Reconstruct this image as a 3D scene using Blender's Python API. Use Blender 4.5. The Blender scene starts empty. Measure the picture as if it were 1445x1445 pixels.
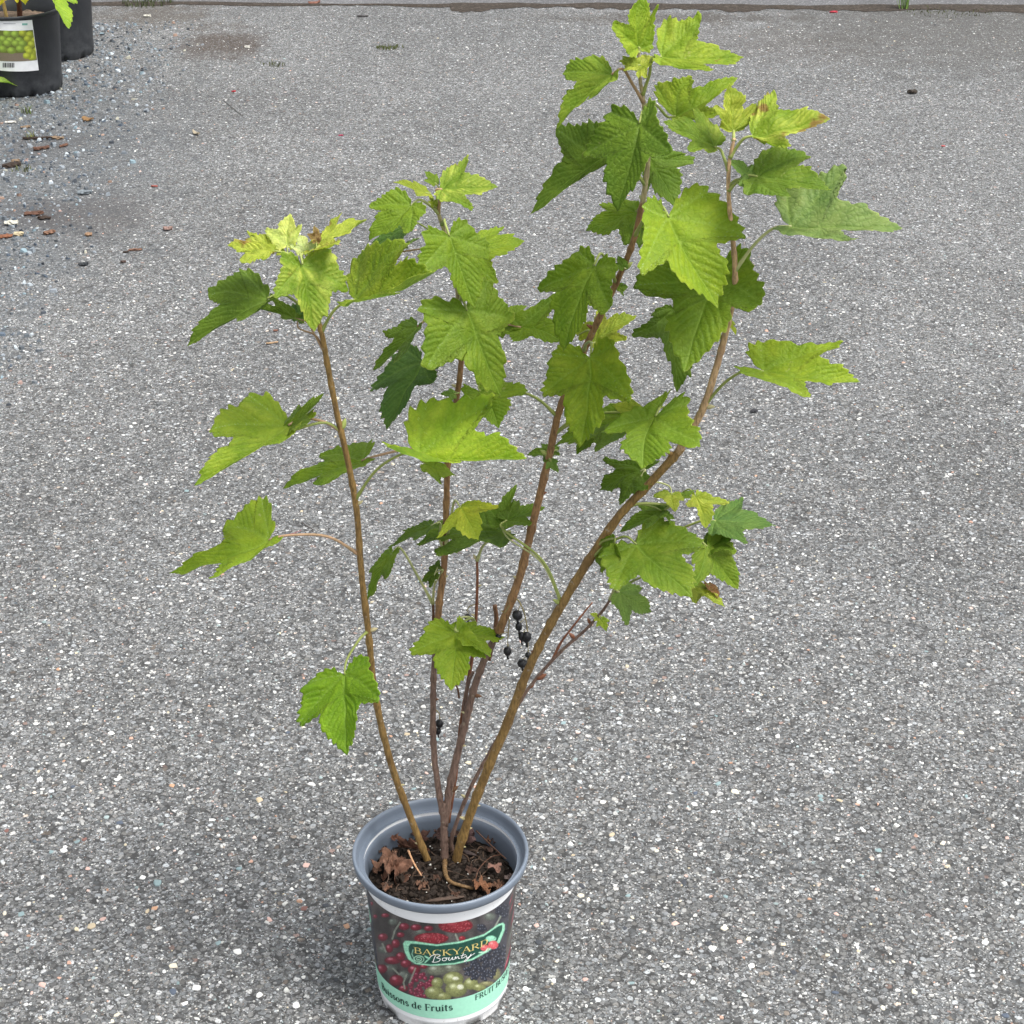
import bpy, math, random
import numpy as np
from mathutils import Vector, noise as mnoise

# ---------------------------------------------------------------- camera, sky, sun
R = math.radians
SC = bpy.context.scene
COL = SC.collection
IMG, F = 1445.0, 2700.0                      # photograph size and focal length in pixels
PITCH = R(27.6)
CAM = np.array((0.0876, -1.884, 1.668))
cam_d = bpy.data.cameras.new('camera'); cam = bpy.data.objects.new('camera', cam_d); COL.objects.link(cam)
cam.location = CAM; cam.rotation_euler = (math.pi/2 - PITCH, 0, 0)
cam_d.sensor_width = 36; cam_d.lens = 36*F/IMG; cam_d.clip_start = 0.05; cam_d.clip_end = 2000
SC.camera = cam
SUN_EL, SUN_AZ = R(62), R(118)               # hazy sun behind thin overcast, high and from the right
w = bpy.data.worlds.new('World'); SC.world = w; w.use_nodes = True
nt = w.node_tree; bg = nt.nodes['Background']
sky = nt.nodes.new('ShaderNodeTexSky'); sky.sky_type = 'NISHITA'; sky.sun_disc = False
sky.sun_elevation = SUN_EL; sky.sun_rotation = SUN_AZ; sky.air_density = 1.0; sky.dust_density = 4.0
hs = nt.nodes.new('ShaderNodeHueSaturation'); hs.inputs['Saturation'].default_value = 0.22
nt.links.new(sky.outputs[0], hs.inputs['Color']); nt.links.new(hs.outputs[0], bg.inputs[0])
bg.inputs[1].default_value = 0.115
sl = bpy.data.lights.new('sun', 'SUN'); sl.energy = 1.5; sl.angle = R(20); sl.color = (1.0, 0.97, 0.92)
so = bpy.data.objects.new('sun', sl); COL.objects.link(so)
sd = Vector((math.sin(SUN_AZ)*math.cos(SUN_EL), math.cos(SUN_AZ)*math.cos(SUN_EL), math.sin(SUN_EL)))
so.rotation_euler = sd.to_track_quat('Z', 'Y').to_euler(); so.location = (2, 1, 5)
SC.view_settings.view_transform = 'Standard'; SC.view_settings.look = 'None'
SC.view_settings.exposure = 1.34; SC.view_settings.gamma = 1.0; SC.view_settings.use_curve_mapping = False
SC.render.engine = 'CYCLES'
SC.cycles.max_bounces = 8; SC.cycles.transmission_bounces = 6; SC.cycles.diffuse_bounces = 4

rng = np.random.default_rng(11); random.seed(5)

# ---------------------------------------------------------------- helpers
FWD = np.array((0, math.cos(PITCH), -math.sin(PITCH))); UPV = np.array((0, math.sin(PITCH), math.cos(PITCH))); RGT = np.array((1.0, 0, 0))
def ray(px, py): return FWD + RGT*((px-IMG/2)/F) - UPV*((py-IMG/2)/F)
def at(px, py, Y):                            # the point of the scene on the vertical plane y = Y
    d = ray(px, py); return CAM + d*((Y-CAM[1])/d[1])
def onz(px, py, z=0.0):                       # the point of the scene at height z
    d = ray(px, py); return CAM + d*((z-CAM[2])/d[2])
def proj(P):
    q = np.asarray(P)-CAM; dz = q@FWD
    return IMG/2 + F*(q@RGT)/dz, IMG/2 - F*(q@UPV)/dz

def s2l(r, g, b):
    f = lambda c: (c/12.92 if c <= .04045 else ((c+.055)/1.055)**2.4)
    return (f(r/255), f(g/255), f(b/255))

def link(o, parent=None, loc=(0, 0, 0)):
    COL.objects.link(o); o.parent = parent; o.location = loc
    return o
def empty(name, loc=(0, 0, 0), rz=0):
    o = bpy.data.objects.new(name, None); o.empty_display_size = .05; COL.objects.link(o)
    o.location = loc; o.rotation_euler.z = rz; return o
def tag(o, label=None, cat=None, group=None, kind=None):
    if label: o['label'] = label
    if cat: o['category'] = cat
    if group: o['group'] = group
    if kind: o['kind'] = kind
    return o
def mesh(name, v, f, mats=(), smooth=True):
    me = bpy.data.meshes.new(name)
    me.from_pydata([tuple(p) for p in v], [], [tuple(int(i) for i in q) for q in f])
    for m in mats: me.materials.append(m)
    if smooth: me.polygons.foreach_set('use_smooth', [True]*len(me.polygons))
    me.update(); return me
def fastmesh(name, v, loops, starts, mats=(), smooth=True, matidx=None):
    me = bpy.data.meshes.new(name)
    me.vertices.add(len(v)); me.vertices.foreach_set('co', np.ascontiguousarray(v, dtype=np.float32).ravel())
    me.loops.add(len(loops)); me.loops.foreach_set('vertex_index', np.asarray(loops, dtype=np.int32))
    me.polygons.add(len(starts)); me.polygons.foreach_set('loop_start', np.asarray(starts, dtype=np.int32))
    for m in mats: me.materials.append(m)
    if matidx is not None: me.polygons.foreach_set('material_index', np.asarray(matidx, dtype=np.int32))
    me.polygons.foreach_set('use_smooth', np.full(len(starts), smooth, dtype=bool))
    me.update(calc_edges=True); return me
def obj(name, me, parent=None, loc=(0, 0, 0), color=None):
    o = bpy.data.objects.new(name, me); link(o, parent, loc)
    if color is not None: o.color = (*color, 1) if len(color) == 3 else color
    return o

def catmull(P, n):                            # n samples per span through the rows of P
    P = np.asarray(P, float); Q = np.vstack([2*P[0]-P[1], P, 2*P[-1]-P[-2]]); out = []
    for i in range(1, len(Q)-2):
        for t in np.linspace(0, 1, n, endpoint=False):
            a, b, c, d = Q[i-1], Q[i], Q[i+1], Q[i+2]
            out.append(.5*((2*b)+(c-a)*t+(2*a-5*b+4*c-d)*t*t+(-a+3*b-3*c+d)*t**3))
    out.append(P[-1]); return np.array(out)

def tube(pts, rad, k=10, rough=0.0, seed=0):
    pts = np.asarray(pts, float); rad = np.asarray(rad, float)*np.ones(len(pts))
    T = np.gradient(pts, axis=0); T /= np.linalg.norm(T, axis=1)[:, None]+1e-12
    ref = np.array((0.3, 1, 0.1)) if abs(T[0][1]) < .8 else np.array((1., 0, 0))
    V = []; rr = np.random.default_rng(seed)
    u = np.cross(T[0], ref); u /= np.linalg.norm(u)
    for i in range(len(pts)):
        u = u - T[i]*(u@T[i]); u /= np.linalg.norm(u); vv = np.cross(T[i], u)
        for j in range(k):
            a = 2*math.pi*j/k; r = rad[i]*(1+rough*rr.normal())
            V.append(pts[i]+r*(math.cos(a)*u+math.sin(a)*vv))
    Fc = [(i*k+j, i*k+(j+1) % k, (i+1)*k+(j+1) % k, (i+1)*k+j) for i in range(len(pts)-1) for j in range(k)]
    V.append(pts[0]); V.append(pts[-1]); a, b = len(V)-2, len(V)-1; e = (len(pts)-1)*k
    Fc += [(a, (j+1) % k, j) for j in range(k)] + [(b, e+j, e+(j+1) % k) for j in range(k)]
    return V, Fc
def join(parts):
    V, Fc = [], []
    for v, f in parts:
        o = len(V); V += list(v); Fc += [tuple(i+o for i in q) for q in f]
    return V, Fc
def lathe(profile, n=96, bottom=None):
    """rings of (radius, height); bottom(angle) may lift the first ring (drain notches)"""
    V = []; m = len(profile)
    for i, (r, z) in enumerate(profile):
        for j in range(n):
            a = 2*math.pi*j/n; zz = z
            if bottom and i == 0: zz = z+bottom(a)
            V.append((r*math.sin(a), -r*math.cos(a), zz))
    Fc = [(i*n+j, i*n+(j+1) % n, (i+1)*n+(j+1) % n, (i+1)*n+j) for i in range(m-1) for j in range(n)]
    return V, Fc
def ico(r, sub=1, squash=(1, 1, 1), jit=0, seed=0):
    t = (1+5**.5)/2
    V = [(-1, t, 0), (1, t, 0), (-1, -t, 0), (1, -t, 0), (0, -1, t), (0, 1, t), (0, -1, -t), (0, 1, -t), (t, 0, -1), (t, 0, 1), (-t, 0, -1), (-t, 0, 1)]
    Fc = [(0, 11, 5), (0, 5, 1), (0, 1, 7), (0, 7, 10), (0, 10, 11), (1, 5, 9), (5, 11, 4), (11, 10, 2), (10, 7, 6), (7, 1, 8), (3, 9, 4), (3, 4, 2), (3, 2, 6), (3, 6, 8), (3, 8, 9), (4, 9, 5), (2, 4, 11), (6, 2, 10), (8, 6, 7), (9, 8, 1)]
    V = [np.array(v)/np.linalg.norm(v) for v in V]
    for _ in range(sub):
        mid = {}; nf = []
        def mp(a, b):
            kx = (min(a, b), max(a, b))
            if kx not in mid:
                m = V[a]+V[b]; V.append(m/np.linalg.norm(m)); mid[kx] = len(V)-1
            return mid[kx]
        for a, b, c in Fc:
            x, y, z = mp(a, b), mp(b, c), mp(c, a); nf += [(a, x, z), (b, y, x), (c, z, y), (x, y, z)]
        Fc = nf
    rr = np.random.default_rng(seed)
    return [v*r*np.array(squash)*(1+jit*rr.normal()) for v in V], Fc

# ---------------------------------------------------------------- node helpers
class NG:
    def __init__(s, name):
        s.m = bpy.data.materials.new(name); s.m.use_nodes = True; s.t = s.m.node_tree; s.p = s.t.nodes['Principled BSDF']; s.out = s.t.nodes['Material Output']
    def n(s, typ, **kw):
        x = s.t.nodes.new('ShaderNode'+typ)
        for k, v in kw.items(): setattr(x, k, v)
        return x
    def set(s, sock, v):
        if isinstance(v, bpy.types.NodeSocket): s.t.links.new(v, sock)
        elif isinstance(v, (tuple, list)) and len(v) == 3 and sock.type == 'RGBA': sock.default_value = (*v, 1)
        else: sock.default_value = v
    def math(s, op, a, b=0.5, c=None, clamp=False):
        x = s.n('Math', operation=op, use_clamp=clamp); s.set(x.inputs[0], a); s.set(x.inputs[1], b)
        if c is not None: s.set(x.inputs[2], c)
        return x.outputs[0]
    def mix(s, fac, a, b, mode='MIX'):
        x = s.n('Mix', data_type='RGBA', blend_type=mode); s.set(x.inputs[0], fac); s.set(x.inputs[6], a); s.set(x.inputs[7], b); return x.outputs[2]
    def ramp(s, fac, stops, interp='LINEAR'):
        x = s.n('ValToRGB'); x.color_ramp.interpolation = interp; e = x.color_ramp.elements
        while len(e) < len(stops): e.new(.5)
        for i, (p, c) in enumerate(stops):
            e[i].position = p; e[i].color = (*c, 1) if isinstance(c, (tuple, list)) else (c, c, c, 1)
        s.set(x.inputs[0], fac); return x.outputs[0]
    def noise(s, vec, scale, detail=3, rough=.55, out='Fac'):
        x = s.n('TexNoise'); s.set(x.inputs['Vector'], vec); x.inputs['Scale'].default_value = scale; x.inputs['Detail'].default_value = detail; x.inputs['Roughness'].default_value = rough
        return x.outputs[out]
    def voro(s, vec, scale, feature='F1', out='Color', rnd=1.0):
        x = s.n('TexVoronoi', feature=feature); s.set(x.inputs['Vector'], vec); x.inputs['Scale'].default_value = scale; x.inputs['Randomness'].default_value = rnd
        return x.outputs[out]
    def sep(s, c):
        x = s.n('SeparateColor'); s.set(x.inputs[0], c); return x.outputs
    def coord(s, which='Object'): return s.n('TexCoord').outputs[which]
    def attr(s, name, out='Fac'):
        x = s.n('Attribute'); x.attribute_name = name; return x.outputs[out]
    def bump(s, h, strength, dist):
        x = s.n('Bump'); x.inputs['Strength'].default_value = strength; x.inputs['Distance'].default_value = dist; s.set(x.inputs['Height'], h)
        s.t.links.new(x.outputs[0], s.p.inputs['Normal']); return x.outputs[0]
    def fin(s, col=None, rough=None, spec=None):
        if col is not None: s.set(s.p.inputs['Base Color'], col)
        if rough is not None: s.set(s.p.inputs['Roughness'], rough)
        if spec is not None: s.set(s.p.inputs['Specular IOR Level'], spec)
        return s.m

def simple(name, col, rough=.6, var=.15, scale=60, bump=0.0, spec=.4):
    g = NG(name); c = g.coord(); n = g.noise(c, scale, 4)
    k = g.ramp(n, [(.25, tuple(x*(1-var) for x in col)), (.75, tuple(min(1, x*(1+var)) for x in col))])
    if bump: g.bump(n, bump, .001)
    return g.fin(k, rough, spec)

# ---------------------------------------------------------------- materials
def asphalt_material():
    g = NG('asphalt'); c = g.coord()
    wob = g.n('TexNoise'); g.set(wob.inputs['Vector'], c); wob.inputs['Scale'].default_value = 170; wob.inputs['Detail'].default_value = 2
    sub = g.n('VectorMath', operation='SUBTRACT'); g.set(sub.inputs[0], wob.outputs['Color']); sub.inputs[1].default_value = (.5, .5, .5)
    sc = g.n('VectorMath', operation='SCALE'); g.set(sc.inputs[0], sub.outputs[0]); sc.inputs['Scale'].default_value = .007
    ad = g.n('VectorMath', operation='ADD'); g.set(ad.inputs[0], c); g.set(ad.inputs[1], sc.outputs[0]); cc = ad.outputs[0]
    greys = [(0, .076), (.22, .112), (.5, .154), (.74, .198), (.88, .265), (.955, .42), (1, .54)]
    def layer(scale):
        x = g.n('TexVoronoi', feature='F1'); g.set(x.inputs['Vector'], cc); x.inputs['Scale'].default_value = scale
        col = g.sep(x.outputs['Color']); val = g.ramp(col[0], greys)
        tint = g.ramp(col[1], [(0, (.95, 1., 1.03)), (.35, (.985, 1., 1.0)), (.6, (1., 1.005, .985)), (.88, (1.02, 1., .95)), (.965, (1.16, .99, .84)), (.99, (1.3, .94, .82))], 'CONSTANT')
        return g.mix(1, val, tint, 'MULTIPLY'), x.outputs['Distance'], col[2]
    a, ea, ra = layer(122); b, eb, rb = layer(235); f, ef, rf = layer(430)
    pick = g.math('GREATER_THAN', ra, .68); pick2 = g.math('GREATER_THAN', rb, .52)
    fine = g.mix(pick2, f, b); col = g.mix(pick, fine, a)
    edge_a = g.ramp(ea, [(.42, 1), (.62, 0)]); edge_b = g.ramp(eb, [(.40, 1), (.66, 0)])
    e1 = g.math('MAXIMUM', edge_a, g.math('SUBTRACT', 1, pick)); e2 = g.math('MAXIMUM', edge_b, g.math('MAXIMUM', pick, g.math('SUBTRACT', 1, pick2)))
    e = g.math('MULTIPLY', e1, e2)
    pn = g.noise(c, 300, 3, .7)
    pits = g.ramp(pn, [(.34, .10), (.47, 1)])
    col = g.mix(g.math('MULTIPLY', e, pits), (.052, .052, .052), col)
    big = g.ramp(g.noise(c, 1.1, 4, .6), [(.3, .82), (.7, 1.14)])
    mid = g.ramp(g.noise(c, 13, 3, .6), [(.3, .88), (.7, 1.10)])
    col = g.mix(1, col, g.mix(1, big, mid, 'MULTIPLY'), 'MULTIPLY')
    # spilled soil, old stains and painted-on far right shade, with outlines of their own
    n9 = g.math('MULTIPLY', g.math('SUBTRACT', g.noise(c, 9, 5, .7), .5), 2.2); n120 = g.ramp(g.noise(c, 120, 3, .75), [(.36, .15), (.56, 1)])
    def blotch(col, px, py, rx, ry, tint, amt):
        p = onz(px, py)
        mp = g.n('Mapping'); g.set(mp.inputs['Vector'], c); mp.vector_type = 'TEXTURE'
        mp.inputs['Location'].default_value = (p[0], p[1], 0); mp.inputs['Scale'].default_value = (rx, ry, 1)
        ln = g.n('VectorMath', operation='LENGTH'); g.set(ln.inputs[0], mp.outputs[0])
        m = g.math('MULTIPLY', g.ramp(g.math('ADD', ln.outputs['Value'], n9), [(.35, 1), (1.0, 0)]), amt)
        return g.mix(g.math('MULTIPLY', m, n120), col, tint)
    brown = (.050, .036, .027)
    col = blotch(col, 312, 62, .19, .30, brown, .95); col = blotch(col, 215, 22, .30, .30, (.06, .047, .034), .7)
    col = blotch(col, 130, 305, .20, .25, (.062, .048, .040), .65); col = blotch(col, 50, 205, .18, .2, (.06, .045, .037), .6)
    col = blotch(col, 55, 300, .15, .16, (.05, .033, .025), .75); col = blotch(col, 1110, 60, .5, .35, (.075, .064, .056), .4)
    col = blotch(col, 1360, 40, 1.0, .8, (.060, .057, .052), .75); col = blotch(col, 920, 26, .6, .12, (.045, .037, .029), .7)  # broad first one is painted shade, cast from beyond the view
    col = blotch(col, 25, 260, .55, 1.5, (.066, .075, .084), .6)
    h = g.math('ADD', g.math('MULTIPLY', pn, 1.0), g.math('MULTIPLY', eb, -.7))
    g.bump(h, .8, .0022)
    return g.fin(col, .85, .2)

def chip_material():
    g = NG('aggregate'); c = g.coord()
    col = g.attr('chip', 'Color'); n = g.ramp(g.noise(c, 500, 3, .6), [(.3, .78), (.7, 1.1)])
    return g.fin(g.mix(1, col, n, 'MULTIPLY'), .75, .3)
def stone_material():
    g = NG('stone'); oi = g.n('ObjectInfo'); n = g.ramp(g.noise(g.coord(), 400, 4, .65), [(.3, .75), (.7, 1.1)])
    g.bump(g.noise(g.coord(), 600, 3), .5, .0008)
    return g.fin(g.mix(1, oi.outputs['Color'], n, 'MULTIPLY'), .7, .3)

def leaf_material(under):
    g = NG('leaf_underside' if under else 'leaf_upper'); oi = g.n('ObjectInfo'); c = g.coord()
    base = oi.outputs['Color']; mot = oi.outputs['Alpha']
    n1 = g.noise(c, 38, 4, .6); n2 = g.noise(c, 210, 3, .65)
    v = g.attr('vein'); d = g.attr('inter')
    if under:
        hsv = g.n('HueSaturation'); g.set(hsv.inputs['Color'], base); hsv.inputs['Saturation'].default_value = .74; hsv.inputs['Value'].default_value = 1.22
        base = hsv.outputs[0]
    col = g.mix(1, base, g.ramp(n1, [(.3, (.78, .86, .80)), (.7, (1.20, 1.10, 1.1))]), 'MULTIPLY')
    col = g.mix(1, col, g.ramp(n2, [(.3, .90), (.7, 1.08)]), 'MULTIPLY')
    # the tissue along the veins keeps a deeper green, the islands between them are lighter
    col = g.mix(g.math('MULTIPLY', d, .34), col, g.mix(1, col, (.62, .74, .55), 'MULTIPLY'))
    vc = g.mix(.45, base, (.38, .50, .12)) if not under else g.mix(.5, base, (.50, .62, .30))
    col = g.mix(g.math('MULTIPLY', v, .62 if not under else .75), col, vc)
    # chlorosis: cream yellow islands between the veins, and brown scorched spots
    chl = g.math('MULTIPLY', g.math('SUBTRACT', 1, d), g.ramp(n1, [(.40, 0), (.60, 1)]))
    one_m = g.math('SUBTRACT', 1, mot)
    col = g.mix(g.math('MULTIPLY', chl, g.math('MULTIPLY', one_m, .9)), col, (.52, .55, .13))
    spot = g.ramp(g.noise(c, 62, 5, .7), [(.66, 0), (.72, 1)])
    sp2 = g.ramp(g.math('ADD', g.noise(c, 27, 3, .6), g.math('MULTIPLY', one_m, .17)), [(.755, 0), (.82, 1)])
    col = g.mix(g.math('MULTIPLY', spot, .55), col, (.40, .40, .16))
    col = g.mix(g.math('MULTIPLY', sp2, .75), col, (.25, .12, .05))
    edge = g.ramp(g.math('ADD', g.attr('rim'), g.math('MULTIPLY', g.math('SUBTRACT', n1, .5), .05)), [(.985, 0), (1.0, 1)])
    col = g.mix(g.math('MULTIPLY', edge, .45), col, (.42, .45, .12))
    wv = g.n('VectorMath', operation='ADD'); g.set(wv.inputs[0], c); ns = g.n('VectorMath', operation='SCALE'); g.set(ns.inputs[0], g.noise(c, 160, 2, .5, 'Color')); ns.inputs['Scale'].default_value = .004; g.set(wv.inputs[1], ns.outputs[0])
    cell = g.voro(wv.outputs[0], 190, 'DISTANCE_TO_EDGE', 'Distance')
    net = g.ramp(cell, [(.0, 1), (.09, 0)])
    col = g.mix(g.math('MULTIPLY', net, .34), col, g.mix(1, col, (.60, .74, .55), 'MULTIPLY'))
    hgt = g.math('ADD', g.math('MULTIPLY', g.ramp(cell, [(0, 0), (.28, 1)]), .55 if not under else -.4), g.math('MULTIPLY', d, -.42 if not under else .6))
    nb = g.bump(hgt, .60, .0012)
    g.fin(col, .56 if not under else .68, .22 if not under else .12)
    tr = g.n('BsdfTranslucent'); hsv = g.n('HueSaturation'); g.set(hsv.inputs['Color'], col); hsv.inputs['Saturation'].default_value = 1.0; hsv.inputs['Value'].default_value = 1.9
    g.set(tr.inputs['Color'], hsv.outputs[0]); g.t.links.new(nb, tr.inputs['Normal'])
    mx = g.n('MixShader'); mx.inputs[0].default_value = .50
    g.t.links.new(g.p.outputs[0], mx.inputs[1]); g.t.links.new(tr.outputs[0], mx.inputs[2]); g.t.links.new(mx.outputs[0], g.out.inputs[0])
    return g.m

def bark_material():
    g = NG('bark'); c = g.coord(); oi = g.n('ObjectInfo')
    mp = g.n('Mapping'); g.set(mp.inputs['Vector'], c); mp.inputs['Scale'].default_value = (1, 1, .22)
    n = g.noise(mp.outputs[0], 420, 5, .7); m = g.noise(c, 34, 4, .6)
    col = g.mix(1, oi.outputs['Color'], g.ramp(n, [(.30, .34), (.52, 1), (.75, 1.5)]), 'MULTIPLY')
    col = g.mix(g.ramp(m, [(.48, 0), (.66, .55)]), col, g.mix(1, oi.outputs['Color'], (.55, .50, .55), 'MULTIPLY'))
    col = g.mix(g.ramp(g.noise(c, 160, 3), [(.64, 0), (.70, .6)]), col, (.32, .27, .20))
    g.bump(n, .7, .0012)
    return g.fin(col, .6, .3)
def petiole_material():
    g = NG('petiole_skin'); oi = g.n('ObjectInfo'); n = g.noise(g.coord(), 90, 3)
    return g.fin(g.mix(1, oi.outputs['Color'], g.ramp(n, [(.3, (.82, .85, .8)), (.7, (1.15, 1.08, 1.1))]), 'MULTIPLY'), .5, .3)
def print_material():
    g = NG('printed_sleeve'); c = g.coord()
    n = g.ramp(g.noise(c, 240, 4, .7), [(.3, .88), (.7, 1.08)])
    return g.fin(g.mix(1, g.attr('print', 'Color'), n, 'MULTIPLY'), .38, .45)
def ink_material():
    g = NG('ink'); oi = g.n('ObjectInfo'); n = g.ramp(g.noise(g.coord(), 900, 3, .7), [(.3, .9), (.7, 1.1)])
    return g.fin(g.mix(1, oi.outputs['Color'], n, 'MULTIPLY'), .45, .4)
def pot_white_material():
    g = NG('white_plastic'); c = g.coord()
    d = g.ramp(g.noise(c, 55, 6, .75), [(.55, 0), (.75, .35)])
    z = g.n('SeparateXYZ'); g.set(z.inputs[0], c)
    low = g.ramp(g.math('ADD', g.math('MULTIPLY', z.outputs[2], 10), g.math('MULTIPLY', g.noise(c, 45, 6, .75), .7)), [(.22, .45), (.50, 0)])
    sp = g.ramp(g.noise(c, 330, 3, .6), [(.68, 0), (.73, .8)])
    col = g.mix(d, (.84, .85, .86), (.50, .47, .42)); col = g.mix(low, col, (.33, .28, .22)); col = g.mix(sp, col, (.16, .13, .10))
    return g.fin(col, .42, .45)
def soil_material():
    g = NG('soil_surface'); c = g.coord(); n = g.noise(c, 170, 6, .75)
    col = g.ramp(n, [(.3, (.004, .003, .0022)), (.55, (.014, .009, .006)), (.75, (.045, .027, .017))])
    g.bump(n, 1, .004); return g.fin(col, .9, .2)
def dry_leaf_material():
    g = NG('dry_leaf'); c = g.coord(); oi = g.n('ObjectInfo'); n = g.noise(c, 60, 5, .7)
    col = g.mix(1, oi.outputs['Color'], g.ramp(n, [(.28, .5), (.5, 1), (.72, 1.5)]), 'MULTIPLY')
    col = g.mix(g.math('MULTIPLY', g.attr('vein'), .5), col, g.mix(1, oi.outputs['Color'], (1.5, 1.4, 1.3), 'MULTIPLY'))
    g.bump(g.noise(c, 350, 4), .8, .001); return g.fin(col, .75, .25)
def black_plastic_material():
    g = NG('black_plastic'); c = g.coord(); n = g.noise(c, 26, 6, .75)
    z = g.n('SeparateXYZ'); g.set(z.inputs[0], c)
    dust = g.math('MULTIPLY', g.ramp(z.outputs[2], [(.0, 1), (.14, .25)]), g.ramp(n, [(.35, 0), (.7, .55)]))
    col = g.mix(dust, (.008, .0095, .0125), (.075, .08, .085))
    g.bump(g.noise(c, 300, 3), .25, .001); return g.fin(col, g.ramp(n, [(.3, .42), (.7, .62)]), .45)

M_ASPH = asphalt_material(); M_CHIP = chip_material(); M_STONE = stone_material()
M_LEAF, M_UNDER = leaf_material(False), leaf_material(True)
M_BARK = bark_material(); M_PET = petiole_material(); M_PRINT = print_material(); M_INK = ink_material()
M_WHITE = pot_white_material(); M_GREY = simple('grey_blue_plastic', (.148, .178, .222), .42, .07, 40, .06, .5)
M_SOIL = soil_material(); M_DRY = dry_leaf_material(); M_BLACK = black_plastic_material()
M_BERRY = simple('berry_skin', (.006, .006, .008), .42, .4, 300, .5, .5)
M_PERL = simple('perlite', (.62, .60, .54), .8, .15, 300)
M_BRISTLE = NG('coloured_litter')
_g = M_BRISTLE; _oi = _g.n('ObjectInfo'); _n = _g.noise(_g.coord(), 130, 5, .7)
M_LIT = _g.fin(_g.mix(1, _oi.outputs['Color'], _g.ramp(_n, [(.28, .55), (.5, 1), (.72, 1.4)]), 'MULTIPLY'), .75, .25)

# ================================================================ the ground
S = 400.0
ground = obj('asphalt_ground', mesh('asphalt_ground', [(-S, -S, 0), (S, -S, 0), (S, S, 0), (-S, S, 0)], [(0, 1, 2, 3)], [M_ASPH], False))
tag(ground, 'weathered grey asphalt with pale aggregate', None, None, 'structure'); del ground['label']

# a newer, smoother lane of asphalt meets the old surface along a ragged joint
yj = onz(1000, 8)[1]
def joint_y(x): return yj + .045*mnoise.noise((x*1.3, 3, 0)) + .02*mnoise.noise((x*6, 1, 0)) - .012*(x-.5)
g = NG('smooth_asphalt'); c_ = g.coord()
v_ = g.sep(g.voro(c_, 260)); col_ = g.ramp(v_[0], [(0, .070), (.6, .100), (.93, .14), (.97, .28)])
col_ = g.mix(1, col_, g.ramp(g.noise(c_, 2.2, 5, .6), [(.3, (.72, .72, .74)), (.7, (1.12, 1.12, 1.15))]), 'MULTIPLY')
g.bump(g.noise(c_, 240, 4), .5, .002); M_LANE = g.fin(col_, .8, .3)
xs = np.concatenate([[-S], np.linspace(-9, 9, 500), [S]]); V = []
for x in xs: V += [(x, joint_y(x)-.006, -.002), (x, joint_y(x), .004), (x, yj+S, .004)]
Fq = []
for i in range(len(xs)-1): Fq += [(3*i, 3*i+3, 3*i+4, 3*i+1), (3*i+1, 3*i+4, 3*i+5, 3*i+2)]
lane = obj('asphalt_lane', mesh('asphalt_lane', V, Fq, [M_LANE], False)); lane['kind'] = 'structure'

# dark damp grit gathered along the joint
V, Fq = [], []
xs = np.linspace(-2.5, 5.0, 700); i0 = None
for x in xs:
    m = min(1.1, max(0, mnoise.noise((x*1.1+4.0, 0, 7))*2.0+.75)) * 1.0
    wd = max(.0015, (.11*m*(1+.7*mnoise.noise((x*9, 0, 2)))+.07*mnoise.noise((x*3.1, 5, 2))+.03*mnoise.noise((x*25, 5, 2)))*(1 if x > -.15 else .3))
    yy = joint_y(x)
    V += [(x, yy-wd, .0015), (x, yy-wd*.45, .004+.003*mnoise.noise((x*40, 0, 0))), (x, yy+wd*.15+.004, .0052)]
for i in range(len(xs)-1):
    for j in (0, 1): Fq.append((3*i+j, 3*i+3+j, 3*i+4+j, 3*i+1+j))
g = NG('damp_grit'); c_ = g.coord(); n_ = g.noise(c_, 90, 6, .75)
col_ = g.ramp(n_, [(.3, (.016, .013, .010)), (.55, (.045, .036, .028)), (.72, (.12, .10, .085))]); g.bump(n_, .9, .004); M_GRIT = g.fin(col_, .85, .2)
grit = obj('joint_grit', mesh('joint_grit', V, Fq, [M_GRIT], True)); grit['kind'] = 'stuff'
tag(grit, 'dark damp grit gathered along the joint in the asphalt', 'grit')

# ---- aggregate: thousands of chips showing in the surface, and bluish loose gravel by the black pots
GA, GB = onz(215, 110), onz(40, 440)
def gravel_w(x, y):                           # 1 well inside the gravel strip at the side of the lot, 0 on clean asphalt
    dx, dy = GB[0]-GA[0], GB[1]-GA[1]; L = math.hypot(dx, dy)
    s = ((x-GA[0])*(-dy) + (y-GA[1])*dx)/L    # signed distance across the line
    wv = np.clip(-s/.40+.30, 0, 1); return wv
def pick_colours(n, gw, r):
    pal = np.array([(.60, .60, .57), (.47, .47, .45), (.34, .34, .33), (.24, .245, .24), (.17, .175, .175), (.125, .13, .13), (.060, .063, .068), (.09, .105, .12),
                    (.50, .44, .32), (.48, .30, .23), (.36, .22, .15), (.27, .33, .33), (.58, .45, .40)])
    p = np.array([.14, .15, .17, .17, .12, .08, .03, .02, .016, .009, .008, .024, .010]); p /= p.sum()
    pg = np.array([.03, .05, .09, .17, .20, .16, .10, .12, .01, .01, .02, .04, .0]); pg /= pg.sum()
    i1 = r.choice(len(pal), n, p=p); i2 = r.choice(len(pal), n, p=pg)
    c = np.where((r.random(n) < gw)[:, None], pal[i2]*np.array((.70, .78, .88)), pal[i1])
    return np.clip(c*(1+.13*r.normal(size=(n, 1))), .02, .85)
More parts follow.
